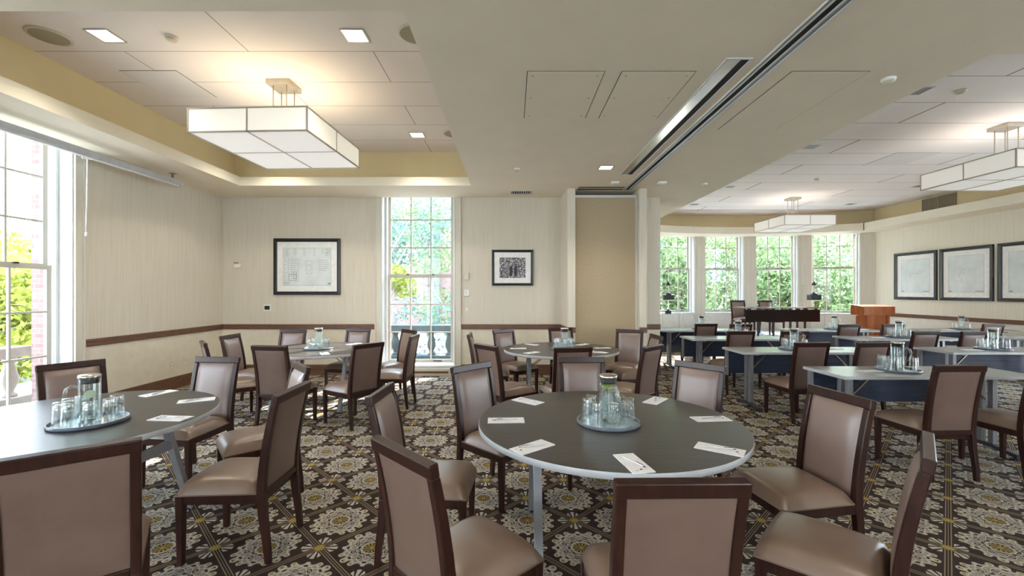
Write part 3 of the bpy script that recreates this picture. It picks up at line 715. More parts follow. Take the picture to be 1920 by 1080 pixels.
plate('power_outlet', 'cream blank wall plate low on the window wall, nearer the corner', 'wall plate', (XL, 7.03, .37), PI/2, .07, .12, .006, TRIM, [('data_port', (-.012, .012, -.03, .0), .002, WHITE)])

# ------------------------------------------------------------------ chairs
def yback(z): return -.205 if z < .40 else -.205-.085*((z-.40)/.535)**1.55
def make_chair(label, group):
    t = thing('dining_chair', label, 'chair', (0, 0, 0), 0, group)
    zs = [.37, .44, .52, .60, .68, .76, .84, .886]
    mb = MB()
    for s in (-1, 1):
        mb.sweep([(s*(.186+.004*(z-.37)), yback(z), z) for z in zs], [(.036, .048-.012*(z-.37)/.56) for z in zs])
    yt, yb_ = yback(.91), yback(.395)
    mb.beam((-.208, yt-.001, .909), (.208, yt-.001, .909), .038, .052, up=(0, -.16, 1)); mb.box(-.17, .17, yb_-.022, yb_+.020, .365, .402)
    obj('back_frame', mb, ESP, t, .005)
    # padded back, bulging to the front, flat behind
    def pad(side):
        def f(u, v):
            x = (u*2-1)*.170; z = .400+v*.484; e = ((1-abs(u*2-1)**5)*(1-abs(v*2-1)**7))**.5
            return (x*(1 if side > 0 else 1), yback(z)+(.004+.026*e if side > 0 else -.013-.007*e), z)
        return f
    mb = MB(); mb.grid(pad(1), 12, 14, flip=True); obj('backrest', mb, LEA, t)
    mb = MB(); mb.grid(pad(-1), 12, 14, mi=0); obj('back_cover', mb, LEAB, t)
    # seat
    def st(u, v):
        a, b = u*2-1, v*2-1; e = max(0, (1-abs(a)**6)*(1-abs(b)**6))**.42
        hw_ = .200+.020*v; y = -.180+v*.435+(.012*(1-a*a) if v > .5 else 0)*(v-.5)*2
        return (a*hw_, y, .392+e*(.068+.016*(1-a*a)*(1-b*b)))
    mb = MB(); mb.grid(st, 16, 16); mb.prism([(-.2, -.18), (.2, -.18), (.22, .255), (-.22, .255)], .386, .394); obj('seat', mb, LEAS, t)
    mb = MB()
    mb.beam((-.19, .235, .362), (.19, .235, .362), .026, .052); mb.beam((-.187, -.19, .362), (-.200, .235, .362), .026, .052); mb.beam((.187, -.19, .362), (.200, .235, .362), .026, .052); mb.beam((-.18, -.195, .350), (.18, -.195, .350), .026, .045)
    obj('seat_frame', mb, ESP, t, .003)
    for s in (-1, 1):
        mb = MB(); mb.sweep([(s*.198, .230, .001), (s*.198, .230, .388)], [(.030, .030), (.042, .042)]); obj('leg', mb, ESP, t, .003)
        mb = MB(); mb.sweep([(s*.188, -.243, .001), (s*.188, -.232, .12), (s*.186, -.214, .26), (s*.186, -.205, .375)], [(.030, .030), (.032, .036), (.034, .044), (.036, .048)]); obj('leg', mb, ESP, t, .003)
    return t
CH = [  # x, y, facing (deg), label, group
 (-1.80, 1.82, 38, 'brown-backed chair at the near side of the window table, cut by the frame', 'W'),
 (-3.356, 3.43, 240, 'brown leather chair facing us across the window table, behind its glass tray', 'W'),
 (-2.632, 3.57, 173.6, 'dark-framed chair at the far side of the window table, facing us at its right', 'W'),
 (-1.897, 3.286, 130, 'chair at the window table half hidden behind the angled brown-backed chair', 'W'),
 (-1.60, 2.61, 91, 'side-on brown chair with worn seat edge, right of the window table', 'W'),
 (-3.33, 5.20, 311, 'chair at the corner table seen edge-on by the window wall', 'C'),
 (-3.495, 5.861, 271.7, 'chair at the corner table standing against the window wall, facing right', 'C'),
 (-2.55, 4.94, 352, 'pale-backed chair at the near side of the corner table, back to us', 'C'),
 (-3.35, 6.36, 176, 'brown chair against the back wall at the corner table, under the thermostat', 'C'),
 (-2.47, 6.56, 167, 'pale brown chair at the far side of the corner table, right of its jug', 'C'),
 (-1.775, 6.445, 132.8, 'reddish chair beneath the back window, farther of the two', 'C'),
 (-1.576, 5.797, 86.9, 'chair beneath the back window with its side to us, nearer of the two', 'C'),
 (-1.84, 5.04, 56, 'dark brown-backed chair angled in at the near right of the corner table', 'C'),
 (-.30, 6.02, 270, 'narrow edge-on dark chair at the left end of the partition table', 'P'),
 (.06, 6.46, 222, 'brown chair behind the partition table below the framed photograph', 'P'),
 (-.06, 4.90, 309, 'pale-backed chair at the near left of the partition table, turned away', 'P'),
 (.86, 6.72, 197, 'chair behind the jug of the partition table', 'P'),
 (1.66, 6.40, 152, 'glossy-backed chair in front of the tan partition panel', 'P'),
 (.583, 4.80, 10, 'dark-framed chair at the near side of the partition table, back to us', 'P'),
 (1.309, 4.872, 43.8, 'dark brown-backed chair at the near right of the partition table', 'P'),
 (1.64, 5.81, 92, 'chair at the right end of the partition table by the divider wall', 'P'),
 (-.49, 2.57, 268, 'olive-brown chair facing right at the left side of the front table', 'F'),
 (-.11, 3.29, 228, 'brown upright chair at the far left of the front table', 'F'),
 (-.20, 1.80, 314.6, 'pale-backed chair at the near left of the front table with bronze-glossed seat', 'F'),
 (.515, 1.62, 1.0, 'pale-backed chair at the bottom of the front table, back squarely to us', 'F'),
 (1.36, 1.84, 47, 'chair seen edge-on at the near right of the front table', 'F'),
 (1.60, 2.47, 98, 'pale leather chair with scuffed seat at the right side of the front table', 'F'),
 (1.30, 3.35, 130, 'grey-lit chair at the far right of the front table beside the aisle', 'F'),
 (.625, 3.56, 183, 'chair directly behind the jug of the front table, facing us', 'F'),
 (3.503, 3.708, 2, 'brown-backed classroom chair at the nearest desk, fully visible', 'D'),
 (4.27, 3.72, 3, 'classroom chair at the nearest desk, cut by the frame', 'D'),
 (3.387, 5.231, 3.4, 'classroom chair tucked beside the jug at the second desk of the aisle column', 'D'),
 (4.066, 5.221, 6, 'classroom chair at the right end of the second desk of the aisle column', 'D'),
 (3.329, 6.657, 4, 'classroom chair at the left of the third desk in the aisle column', 'D'),
 (4.117, 6.657, 3.1, 'classroom chair at the right of the third desk in the aisle column', 'D'),
 (5.993, 6.621, 4, 'classroom chair at the left of the third desk in the middle column', 'D'),
 (6.653, 6.585, 5, 'classroom chair behind the tall jug in the middle column', 'D'),
 (3.477, 8.15, 5, 'classroom chair at the left of the rear desk by the divider wall', 'D'),
 (4.056, 8.06, 5, 'classroom chair half hidden at the right of the rear aisle desk', 'D'),
 (5.953, 8.011, 4.8, 'classroom chair in front of the lectern, left of the rear middle desk', 'D'),
 (6.743, 8.035, 4.6, 'classroom chair right of the lectern at the rear middle desk', 'D'),
 (8.561, 8.062, 4.6, 'classroom chair at the wall-side rear desk below the framed plans', 'D'),
 (9.42, 8.06, 4, 'classroom chair at the wall-side rear desk, cut by the frame', 'D'),
]
GR = {'W': 'chairs around the window table', 'C': 'chairs around the corner table', 'P': 'chairs around the partition table', 'F': 'chairs around the front table', 'D': 'chairs at the classroom desks', 'S': 'chairs on the platform'}
proto = make_chair(CH[0][3], GR['W'])
for i, (x, y, a, l, g) in enumerate(CH):
    if i == 0: proto.location = (x, y, 0); proto.rotation_euler = (0, 0, rad(a))
    else: dup(proto, (x, y, 0), rad(a), l, GR[g])
SZ = .33
dup(proto, (6.44, 12.18, SZ), rad(180), 'chair on the platform behind the left of the dark head table', GR['S'])
dup(proto, (7.24, 12.18, SZ), rad(183), 'chair on the platform beside the head table jug', GR['S'])

# ------------------------------------------------------------------ round tables
def make_round(label):
    t = thing('round_table', label, 'table', (0, 0, 0), 0, 'round folding tables in the lounge')
    mb = MB(); mb.lathe([(.757, .716), (.762, .719), (.762, .747), (.7605, .7495)], 96, cap=False); obj('table_edge', mb, EDGE, t)
    mb = MB(); mb.lathe([(.7605, .7495), (.757, .750), (.0001, .750)], 96, sm=False, cap=False); obj('tabletop', mb, LAM, t)
    mb = MB(); mb.lathe([(.757, .716), (.0001, .716)], 96, sm=False, cap=False); obj('underside', mb, STEEL, t)
    for s in (-1, 1):
        x = s*.43; mb = MB(); mb.beam((x, -.18, .71), (x, -.42, .01), .045, .038, up=(0, 1, 0)); obj('leg', mb, STEEL, t, .004)
        mb = MB(); mb.beam((x, .18, .71), (x, .42, .01), .045, .038, up=(0, 1, 0)); obj('leg', mb, STEEL, t, .004)
        mb = MB(); mb.beam((x, -.245, .51), (x, .245, .51), .03, .06); mb.beam((x, -.22, .705), (x, .22, .705), .04, .022); obj('crossbar', mb, STEEL, t, .003)
        mb = MB(); mb.beam((x-s*.02, -.06, .50), (x-s*.26, -.06, .70), .022, .010); mb.beam((x-s*.02, .06, .50), (x-s*.26, .06, .70), .022, .010); obj('folding_brace', mb, CHROME, t)
        mb = MB()
        for y in (-.42, .42): mb.lathe([(.024, 0), (.024, .02)], 12, T=Matrix.Translation((x, y, 0)))
        obj('foot_glide', mb, BLACK, t)
    return t
TB = [(.566, 2.585, 'round dark wood-grain table nearest us with a grey edge', 'front'), (.653, 5.83, 'round dark table before the tan partition panel', 'partition'),
      (-2.575, 5.83, 'round dark table in the corner before the back wall', 'corner'), (-2.67, 2.62, 'round dark table beside the tall left window', 'window')]
rt = make_round(TB[0][2])
for i, (x, y, l, nm) in enumerate(TB):
    if i == 0: rt.location = (x, y, 0)
    else: dup(rt, (x, y, 0), 0, l)

# ------------------------------------------------------------------ trays, jugs, tumblers
def make_tray(r=.18):
    t = thing('serving_tray', '', 'tray')
    mb = MB(); mb.lathe([(r-.006, 0), (r, .003), (r, .019), (r-.004, .021), (r-.009, .019), (r-.010, .0085), (.0001, .0085)], 56, cap=True); obj('tray_rim', mb, TRAYB, t)
    mb = MB(); mb.lathe([(r-.0105, .0088), (.0001, .0088)], 48, sm=False, cap=False); obj('mirror_base', mb, plain('tray_mirror', (.42, .45, .48), .12, .8), t)
    return t
def make_glass():
    mb = MB(); seg = 48; prof = [(.0375, .0), (.0355, .05), (.0335, .09), (.0318, .128), (.0305, .133)]
    vs, fs = [], []
    inn = [(.034, .001), (.0325, .05), (.0305, .09), (.0285, .120), (.0001, .122)]
    mb.lathe(prof+[(.028, .1345), (.0001, .1345)], seg, cap=False); mb.lathe(inn, seg, cap=False); mb.lathe([(.0375, 0), (.034, .001)], seg, cap=False)
    for i, (x, y, z) in enumerate(mb.v):
        q = math.hypot(x, y)
        if q > .03: k_ = 1+.022*cos(12*math.atan2(y, x)); mb.v[i] = (x*k_, y*k_, z)
    t = obj('water_glass', mb, GLASS); return t
def make_jug(disc=None):
    t = thing('water_jug', '', 'jug')
    mb = MB(); mb.lathe([(.0001, .0), (.046, .0), (.050, .006), (.050, .12), (.0495, .255), (.051, .258)], 32, cap=False)
    mb.lathe([(.0001, .012), (.044, .012), (.0465, .02), (.0465, .255)], 32, cap=False); obj('glass_body', mb, JUG, t)
    mb = MB(); mb.lathe([(.0001, .247), (.048, .247), (.053, .258), (.053, .266), (.046, .272), (.0001, .273)], 32, cap=False); l = obj('lid', mb, CHROME, t)
    mb = MB(); mb.lathe([(.0455, .222), (.0455, .247)], 24); obj('lid_stopper', mb, plain('dark_rubber', (.03, .03, .035), .5), l)
    mb = MB(); mb.tube([(.048, 0, .205), (.075, 0, .212), (.098, 0, .195), (.105, 0, .16), (.100, 0, .12), (.080, 0, .09), (.049, 0, .085)], .0085, 10); obj('handle', mb, JUG, t)
    if disc:
        mb = MB(); mb.lathe([(.0001, .196), (.040, .196), (.040, .204), (.0001, .204)], 24, cap=False); obj('under_lid_disc', mb, plain('lime_disc', (.50, .55, .10), .5), t)  # plain yellow-green disc below the lid
    mb = MB(); mb.lathe([(.0001, .013), (.0455, .013), (.046, .05), (.0001, .05)], 24, cap=False); obj('water', mb, GLASS, t)
    return t
tray0 = make_tray(); glass0 = make_glass(); jug0 = make_jug(); jug1 = make_jug(True)
used = {'t': 0, 'g': 0, 'j': 0, 'k': 0}
DIR = {0: 'right of the jug', 45: 'behind and right of the jug', 90: 'behind the jug', 135: 'behind and left of the jug', 180: 'left of the jug', 225: 'in front and left of the jug', 270: 'in front of the jug', 315: 'in front and right of the jug'}
def set_(place, x, y, z, handle, angs, disc=False, r=.118, sc=1.0, jug_off=(0, 0)):
    zt = z+.0088
    lt = 'round slate tray with mirror base on the '+place
    if used['t'] == 0: tray0.location = (x, y, z); tray0['label'] = lt; tray0['group'] = 'serving trays'; used['t'] = 1
    else: dup(tray0, (x, y, z), 0, lt, 'serving trays')
    lj = 'clear glass water jug with metal lid on the '+place
    src, key = (jug1, 'k') if disc else (jug0, 'j')
    if not used[key]: src.location = (x+jug_off[0], y+jug_off[1], zt); src.rotation_euler = (0, 0, rad(handle)); src['label'] = lj; src['group'] = 'water jugs'; used[key] = 1; r_ = src
    else: r_ = dup(src, (x+jug_off[0], y+jug_off[1], zt), rad(handle), lj, 'water jugs')
    for a in angs:
        lg = 'upturned glass on the %s, %s' % (place, DIR[min(DIR, key=lambda k: min(abs(k-a), 360-abs(k-a)))])
        p = (x+r*cos(rad(a)), y+r*sin(rad(a)), zt)
        if used['g'] == 0: glass0.location = p; tag(glass0, lg, 'glass', 'glasses on the '+place+' tray'); used['g'] = 1
        else:
            c = glass0.copy(); COL.objects.link(c); c.location = p; c['label'] = lg; c['group'] = 'glasses on the '+place+' tray'
    return r_
zt = .7505
set_('front round table', .558, 2.53, zt, 290, (0, 45, 135, 180, 225, 270, 315, 90), True)
set_('partition round table', .70, 5.80, zt, 250, (0, 45, 135, 180, 225, 315, 270))
set_('corner round table', -2.57, 5.80, zt, 60, (0, 45, 135, 180, 225, 315, 270))
jl = set_('window round table', -2.45, 2.53, zt, 215, (0, 45, 315, 180, 225, 150, 270))
mb = MB(); mb.lathe([(.0001, .001), (.020, .001), (.023, 0)], 24, T=Matrix.Translation((.0, -.0505, .165)) @ Matrix.Scale(1.15, 4, (1, 0, 0)) @ Matrix.Rotation(PI/2, 4, 'X'), cap=False)
lab = obj('oval_emblem', mb, plain('sage_emblem', (.42, .50, .36), .5), jl); lab.rotation_euler = (0, 0, rad(-215+45))

# notepads with pens
def make_pad():
    t = thing('notepad', '', 'notepad'); mb = MB(); mb.box(-.05, .05, -.107, .107, 0, .004); obj('paper_block', mb, PAPER, t)
    mb = MB(); mb.lathe([(.006, 0), (.006, .0004)], 10, T=Matrix.Translation((.0, .075, .004))); mb.lathe([(.003, 0), (.003, .0004)], 8, T=Matrix.Translation((.022, .085, .004))); obj('printed_logo', mb, DARK, t); return t
def make_pen():
    t = thing('pen', '', 'pen'); mb = MB(); mb.lathe([(.0012, -.070), (.0036, -.060), (.004, -.02), (.004, .055), (.0036, .060)], 10, T=Matrix.Rotation(-PI/2, 4, 'X')); obj('barrel', mb, plain('silver_pen', (.70, .70, .72), .25, .4), t)
    mb = MB(); mb.box(-.0012, .0012, .02, .056, .004, .006); mb.lathe([(.0026, .060), (.0026, .070)], 8, T=Matrix.Rotation(-PI/2, 4, 'X')); obj('clip', mb, plain('blue_clip', (.04, .06, .12), .3), t); return t
pad0, pen0 = make_pad(), make_pen(); usedp = [0]
def pad(place, x, y, rz, z=zt, pen=25):
    l1, l2 = 'white notepad on the '+place, 'silver pen on the notepad, '+place
    if not usedp[0]:
        pad0.location = (x, y, z); pad0.rotation_euler = (0, 0, rad(rz)); pad0['label'] = l1; pad0['group'] = 'notepads'
        pen0.location = (x, y, z+.0085); pen0.rotation_euler = (0, 0, rad(rz+pen)); pen0['label'] = l2; pen0['group'] = 'pens'; usedp[0] = 1; return
    dup(pad0, (x, y, z), rad(rz), l1, 'notepads')
    if pen is not None: dup(pen0, (x, y, z+.0085), rad(rz+pen), l2, 'pens')
for (x, y, rz, nm, pn) in ((.536, 1.93, 190, 'front table, closest to the bottom chair', 20), (.10, 2.13, 130, 'front table, at the near left chair', -25), (-.035, 2.57, 92, 'front table, at its left edge', 8),
        (.11, 3.02, 48, 'front table, at the far left chair', 12), (1.0, 3.04, 320, 'front table, at the far right chair', 20), (1.185, 2.60, 275, 'front table, at its right edge by the aisle', 12), (1.0, 2.10, 235, 'front table, at the near right chair', 18)):
    pad(nm, x, y, rz, pen=pn)
for (px_, py_, rz, nm) in ((298, 738, 160, 'window table, nearest the far edge'), (369, 751, 120, 'window table, at its right end'), (320, 785, 85, 'window table, nearest the side-on chair')):
    Y_ = 621.7/(py_-547); pad(nm, (px_-960)/818*Y_, Y_, rz)
def table_pads(cx_, cy_, nm, L):
    for a, w in L: pad(nm+', '+w, cx_+.57*cos(rad(a)), cy_+.57*sin(rad(a)), a-90+180)
table_pads(.653, 5.83, 'partition table', ((180, 'at its left edge'), (130, 'far left'), (225, 'near left'), (50, 'far right'), (5, 'at its right edge'), (320, 'near right')))
table_pads(-2.575, 5.83, 'corner table', ((120, 'far left'), (60, 'far right'), (240, 'near left'), (300, 'near right')))

# ------------------------------------------------------------------ classroom desks
def make_desk(label):
    t = thing('folding_desk', label, 'desk', (0, 0, 0), 0, 'folding desks in the classroom'); w, d = .90, .275
    mb = MB(); mb.box(-w, w, -d, d, .722, .748); obj('desk_edge', mb, DESKE, t, .002)
    mb = MB(); mb.box(-w+.003, w-.003, -d+.003, d-.003, .748, .750); obj('desktop', mb, DESK, t)
    mb = MB(); mb.box(-w+.04, w-.04, d-.05, d-.04, .40, .70)
    for z in (.47, .55, .63): mb.box(-w+.05, w-.05, d-.058, d-.05, z, z+.012)
    obj('modesty_panel', mb, NAVY, t)
    mb = MB()
    for x in (-w+.035, w-.035): mb = MB(); mb.box(x-.012, x+.012, d-.09, d-.035, .38, .715); obj('panel_bracket', mb, STEEL, t)
    for s in (-1, 1):
        x = s*(w-.22); mb = MB(); mb.box(x-.022, x+.022, -.075, -.025, .05, .715); mb.box(x-.022, x+.022, .025, .075, .05, .715); mb.box(x-.026, x+.026, -.2, .2, .70, .722)
        obj('leg', mb, STEEL, t, .004)
        mb = MB(); mb.beam((x, -.27, .030), (x, -.07, .055), .055, .034); mb.beam((x, .27, .030), (x, .07, .055), .055, .034); mb.box(x-.0275, x+.0275, -.08, .08, .04, .075)
        for y in (-.255, .255): mb.lathe([(.024, 0), (.024, .02)], 10, T=Matrix.Translation((x, y, 0)))
        obj('foot', mb, DSTEEL, t, .004)
        mb = MB(); mb.beam((x-s*.02, 0, .48), (x-s*.26, 0, .715), .025, .014); obj('folding_brace', mb, CHROME, t)
    return t
DK = [(3.87, 4.18, 'grey folding desk closest to us in the classroom, jug tray on it'), (3.79, 5.73, 'grey folding desk second from us beside the aisle'), (3.79, 7.25, 'grey folding desk third from us beside the aisle'),
      (3.84, 8.78, 'grey folding desk farthest along the divider wall'), (6.42, 5.73, 'grey folding desk nearest in the middle column, cut by the frame'), (6.42, 7.25, 'grey folding desk second in the middle column'),
      (6.42, 8.78, 'grey folding desk before the lectern'), (9.12, 7.25, 'grey folding desk by the right wall, cut by the frame'), (9.05, 8.78, 'grey folding desk by the right wall under the middle framed plan')]
dk = make_desk(DK[0][2])
for i, (x, y, l) in enumerate(DK):
    if i == 0: dk.location = (x, y, 0)
    else: dup(dk, (x, y, 0), 0, l)
for (x, y, nm) in ((3.71, 4.20, 'closest classroom desk'), (3.72, 5.75, 'second desk beside the aisle'), (3.77, 7.27, 'third desk beside the aisle'), (3.82, 8.80, 'farthest desk along the divider wall'),
        (6.34, 5.75, 'nearest middle column desk'), (6.45, 7.27, 'second middle column desk'), (6.50, 8.80, 'desk before the lectern'), (9.07, 8.80, 'desk under the middle framed plan')):
    set_(nm, x, y, zt, -20, (180, 225, 315, 135))
for (x, y, rz, nm) in ((3.42, 4.17, 100, 'closest classroom desk'), (4.26, 5.78, 95, 'second desk beside the aisle'), (6.0, 5.70, 80, 'nearest middle column desk'), (6.05, 7.22, 85, 'second middle column desk'), (7.0, 8.74, 90, 'desk before the lectern'), (8.75, 8.74, 90, 'desk under the middle framed plan'), (4.4, 8.75, 85, 'farthest desk along the divider wall')):
    pad(nm, x, y, rz, zt, None)

# ------------------------------------------------------------------ platform, head table, lectern, shelving
plat = [(3.5, 10.95), (9.5, 10.95), (9.5, 12.65)]+[(x, y) for x, y in reversed(arc(7.40, -23, 22, 12))]+[(3.5, 12.5)]
t = thing('stage_platform', 'low pale-topped platform across the bay', 'stage')
mb = MB(); mb.prism(plat, .0, SZ-.02); obj('skirting', mb, DSTEEL, t); mb = MB(); mb.prism(plat, SZ-.02, SZ); obj('deck', mb, LIFT, t)
t = thing('head_table', 'dark wood head table with a deep front panel on the platform', 'table', (7.02, 11.55, SZ))
mb = MB(); mb.box(-1.0, .98, -.26, .30, .745, .775); obj('tabletop', mb, plain('polished_top', (.16, .15, .15), .12), t, .003)
mb = MB(); mb.box(-.965, .96, -.25, -.225, .40, .715); obj('front_panel', mb, plain('near_black_wood', (.014, .006, .004), .6, 0, .15), t, .002)
mb = MB()
for x in (-.88, -.62, -.4, .0, .42, .62, .88): mb.box(x-.03, x+.03, -.24, -.20, .70, .75)
obj('bracket', mb, BLACK, t)
for x, y in ((-.62, -.2), (-.22, -.2), (.22, -.2), (.60, -.2), (.66, .2), (-.62, .2)):
    mb = MB(); mb.sweep([(x, y, 0), (x, y, .745)], [(.035, .035), (.05, .05)]); obj('leg', mb, BLACK, t)
j = dup(jug0, (6.98, 11.60, SZ+.776), rad(10), 'clear glass water jug on the dark head table', 'water jugs')
c = glass0.copy(); COL.objects.link(c); c.location = (6.86, 11.58, SZ+.776); c['label'] = 'upturned glass beside the jug on the dark head table'; c['group'] = 'glasses on the head table'
t = thing('lectern', 'orange-brown cherry wood lectern before the right bay window', 'lectern', (8.60, 10.42, 0))
mb = MB(); mb.box(-.235, .235, -.16, .16, .06, .95); obj('column', mb, LECT, t, .003)
for s in (-1, 1): mb = MB(); mb.box(s*.235-.03, s*.235+.03, -.185, .16, .06, .95); obj('side_post', mb, LECT, t, .003)
mb = MB(); mb.box(-.365, .365, -.22, .20, .95, .965); mb.prism([(-.22, .965), (.20, .965), (.20, 1.20), (-.22, 1.165)], -.36, .36, T=Matrix(((0, 0, 1, 0), (1, 0, 0, 0), (0, 1, 0, 0), (0, 0, 0, 1)))); obj('reading_box', mb, LECT, t, .003)
mb = MB(); mb.box(-.30, .30, -.24, .20, 0, .06); obj('base', mb, LECT, t, .003)
def etagere(label, x, y, rz, w):
    t = thing('shelf_unit', label, 'shelf', (x, y, SZ), rz); h = 1.36; mb = MB(); d = .16
    for a in (-w/2, w/2):
        for b in (-d, d): mb.box(a-.006, a+.006, b-.006, b+.006, 0, h)
    for z in (.10, .52, .93, h-.01):
        mb.box(-w/2, w/2, -d-.004, -d+.004, z-.006, z+.006); mb.box(-w/2, w/2, d-.004, d+.004, z-.006, z+.006)
        for a in (-w/2, w/2): mb.box(a-.004, a+.004, -d, d, z-.006, z+.006)
    obj('metal_frame', mb, NICKEL, t)
    for z in (.10, .52, .93): mb = MB(); mb.box(-w/2, w/2, -d, d, z+.006, z+.014); obj('glass_shelf', mb, SHELFG, t)
    return t
def ornaments(x, y, where, g):
    zz = [SZ+.545, SZ+.945, SZ+1.36]
    mb = MB(); mb.box(-.075, .075, -.05, .05, 0, .10); mb.lathe([(.03, .10), (.05, .12), (.02, .14)], 10); tag(obj('ornament_box', mb, BLACK, None, .004, (x, y, zz[0]-.01)), 'small black ornament on the low shelf '+where, 'ornament', g)
    mb = MB(); mb.box(-.15, .15, -.09, .09, 0, .15); mb.lathe([(.09, .15), (.10, .17), (.05, .20), (.015, .23)], 12); tag(obj('black_lantern', mb, BLUEBLACK, None, .006, (x, y, zz[1])), 'wide black box ornament on the middle shelf '+where, 'ornament', g)
    mb = MB(); mb.lathe([(.04, 0), (.065, .02), (.06, .05), (.02, .09), (.012, .12)], 14); tag(obj('black_urn', mb, BLACK, None, 0, (x, y, zz[2])), 'small black urn on top of the shelf unit '+where, 'ornament', g)
etagere('slim metal and glass shelf unit before the bay window by the divider', 4.68, 12.85, 0, .60)
ornaments(4.60, 12.85, 'by the divider', 'black ornaments by the divider')
etagere('slim metal and glass shelf unit between head table and lectern', 8.62, 12.45, -.15, .72)
ornaments(8.62, 12.45, 'near the lectern', 'black ornaments near the lectern')

# ------------------------------------------------------------------ outside
mb = MB(); mb.box(-60, 60, -40, 70, -.5, -.32); struct('ground', mb, PALE_GROUND)
mb = MB(); mb.box(-8.2, XL-.5, -6, 11.2, -.32, -.02); mb.box(XL-.5, 2.2, YB+.5, 11.2, -.32, -.02); struct('terrace_floor', mb, STONE)
def baluster(h): return [(.075, 0), (.075, .05), (.05, .07), (.045, .10), (.085, .22), (.09, .30), (.06, .44), (.045, .50), (.06, .52), (.06, .56), (.075, .58), (.075, h)]
def balustrade(label, p, q, m, n, ends=True):
    p, q = Vector((*p, 0)), Vector((*q, 0)); t = thing('balustrade', label, 'balustrade', p)
    d = q-p; mb = MB(); mb.beam((0, 0, .70), d+Vector((0, 0, .70)), .24, .14); obj('top_rail', mb, m, t, .015); mb = MB(); mb.beam((0, 0, .04), d+Vector((0, 0, .04)), .26, .12); obj('bottom_rail', mb, m, t, .01)
    for k in range(n):
        mb = MB(); mb.lathe([(r*1.05, .09+z*.9) for r, z in baluster(.62)], 16, T=Matrix.Translation(d*((k+.5)/n))); obj('baluster', mb, m, t)
balustrade('pale stone balustrade outside the tall left window', (-6.75, -1.0), (-6.75, 6.05), SAND, 18)
balustrade('shade-darkened stone balustrade outside the back window', (-4.4, 9.75), (1.2, 9.75), STONE_SHADE, 14)
def leaves(n, blobs, size, seed):
    rg = np.random.default_rng(seed); bl = np.array(blobs); w = bl[:, 3]*bl[:, 4]; k = rg.choice(len(bl), n, p=w/w.sum())
    d = rg.normal(size=(n, 3)); d /= np.linalg.norm(d, axis=1)[:, None]; rr = rg.uniform(.55, 1, n)**.5
    c = bl[k, :3]+d*rr[:, None]*np.stack([bl[k, 3], bl[k, 3], bl[k, 4]], 1)
    a = rg.normal(size=(n, 3)); a /= np.linalg.norm(a, axis=1)[:, None]; b = np.cross(a, rg.normal(size=(n, 3))); b /= np.linalg.norm(b, axis=1)[:, None]
    s = size*rg.uniform(.6, 1.3, n)[:, None]
    vs = np.stack([c-a*s, c+b*s*.45, c+a*s, c-b*s*.45], 1).reshape(-1, 3)
    me = bpy.data.meshes.new('crown'); me.vertices.add(n*4); me.vertices.foreach_set('co', vs.ravel().astype('f'))
    me.loops.add(n*4); me.loops.foreach_set('vertex_index', np.arange(n*4)); me.polygons.add(n); me.polygons.foreach_set('loop_start', np.arange(n)*4)
    me.update(calc_edges=True); return me
def tree(label, x, y, h, r, m, n, size, seed, trunk=.14, z0=-.35, bare=.3, blobs=9):
    t = thing('leafy_tree', label, 'tree', (x, y, z0)); R_ = random.Random(seed); bl = []; tips = []
    for k in range(blobs):
        a = R_.uniform(0, 2*PI); q = r*R_.uniform(.15, .75); z = h*R_.uniform(bare+.1, .92); rr = r*R_.uniform(.35, .6)
        bl.append((q*cos(a), q*sin(a), z, rr, rr*R_.uniform(.6, .9))); tips.append((q*cos(a), q*sin(a), z))
    me = leaves(n, bl, size, seed); me.materials.append(m); obj('crown', me, m, t)
    mb = MB(); mb.tube([(0, 0, 0), (.05, .02, h*.35), (-.05, .0, h*.7), (0, 0, h*.9)], trunk, 8, rs=[trunk, trunk*.8, trunk*.5, trunk*.2])
    for tx, ty, tz in tips: b = h*R_.uniform(.2, .5); mb.tube([(0, 0, b), (tx*.5, ty*.5, (b+tz)/2+.1), (tx, ty, tz)], .03, 5, rs=[trunk*.45, trunk*.28, .012])
    obj('trunk', mb, BARK, t)
# left window
tree('bright yellow-green tree outside the tall left window, closest', -10.5, 8.2, 2.3, 2.0, LF_Y, 9000, .10, 1, blobs=14, bare=.0)
tree('yellow-green tree farther off to the left of the tall window', -13.5, 8.0, 2.4, 2.2, LF_Y, 8000, .11, 2, blobs=14, bare=.0)
tree('pale green tree rising behind the yellow-green trees', -17.5, 15.5, 3.4, 3.0, LF_G, 9000, .14, 3, blobs=14, bare=.0)
tree('yellow-green tree low beyond the pale balustrade', -14.0, 12.5, 2.7, 2.3, LF_Y, 8000, .12, 21, blobs=14, bare=.0)
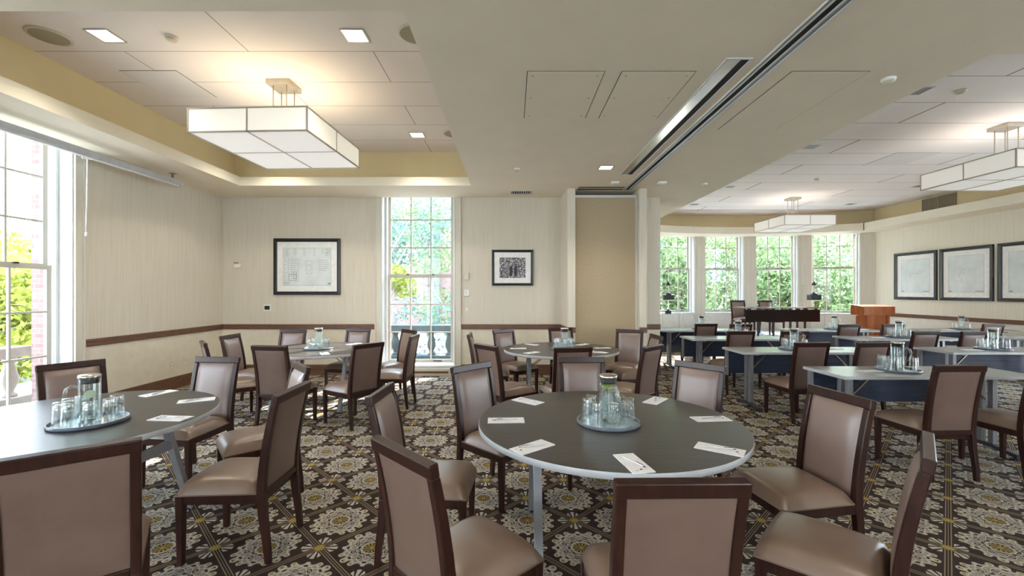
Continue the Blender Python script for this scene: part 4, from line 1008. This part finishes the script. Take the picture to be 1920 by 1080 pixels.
# back window
for i, (x, y, h, r, m, s, l) in enumerate(((-4.3, 14.2, 5.4, 1.9, LF_D, 4, 'blue-green tree outside the back window, left'), (-1.1, 14.6, 5.6, 1.9, LF_D, 5, 'blue-green tree outside the back window, right'),
        (-3.4, 18.0, 6.2, 2.2, LF_G, 6, 'pale green tree behind the back window trees'))):
    tree(l, x, y, h, r, m, 3600, .085, s, .15, blobs=13, bare=.0)
tree('yellow-leaved branchy tree at the back window edge', -3.2, 11.6, 4.2, .9, LF_Y, 900, .07, 8, .06, blobs=5)
# bay
k = 0
for (x, y, h, r, m) in ((3.6, 19.5, 5.2, 2.5, LF_G), (7.0, 18.6, 5.0, 2.4, LF_G), (10.4, 19.0, 5.2, 2.5, LF_G), (13.8, 18.2, 5.0, 2.4, LF_G), (17.2, 17.6, 5.2, 2.5, LF_D), (8.6, 23.5, 6.6, 3.2, LF_D), (14.2, 23.2, 6.6, 3.2, LF_D), (3.4, 24, 6.6, 3.2, LF_D), (19.8, 22.0, 6.4, 3.2, LF_D)):
    lab_ = ['behind the divider end of the bay', 'behind the bay left of centre', 'behind the bay centre', 'behind the bay right of centre', 'behind the wall end of the bay', 'tall, second rank behind the bay centre', 'tall, second rank toward the right wall', 'tall, second rank near the divider', 'tall, at the end of the second rank'][k]
    tree('dense light green tree '+lab_ if k < 4 else 'blue-green tree '+lab_, x, y, h, r, m, 13000, .095, 30+k, .15, blobs=22, bare=-.1); k += 1
# neighbouring building beyond the back window
t = thing('brick_building', 'pinkish brick building with stone band beyond the back window', 'building', (-4, 21, -.35))
mb = MB(); mb.box(-8, 7, 0, 6, 0, 9); obj('walls', mb, BRICK, t)
mb = MB(); mb.box(-8, 7, -.08, 0, 4.9, 5.3); mb.box(-.1, .5, -.15, 0, 0, 9); obj('stone_band', mb, STONE_SHADE, t)
for x in (-5.5, -2.8, 2.0, 4.7):
    for z in (1.5, 5.9): mb = MB(); mb.box(x, x+1.1, -.03, .02, z, z+2.1); w_ = obj('window', mb, DSTEEL, t); mb = MB(); mb.box(x-.06, x+1.16, -.06, -.03, z-.08, z); mb.box(x+.53, x+.57, -.05, -.03, z, z+2.1); mb.box(x, x+1.1, -.05, -.03, z+1.03, z+1.07); obj('sash_bars', mb, WTRIM, w_)
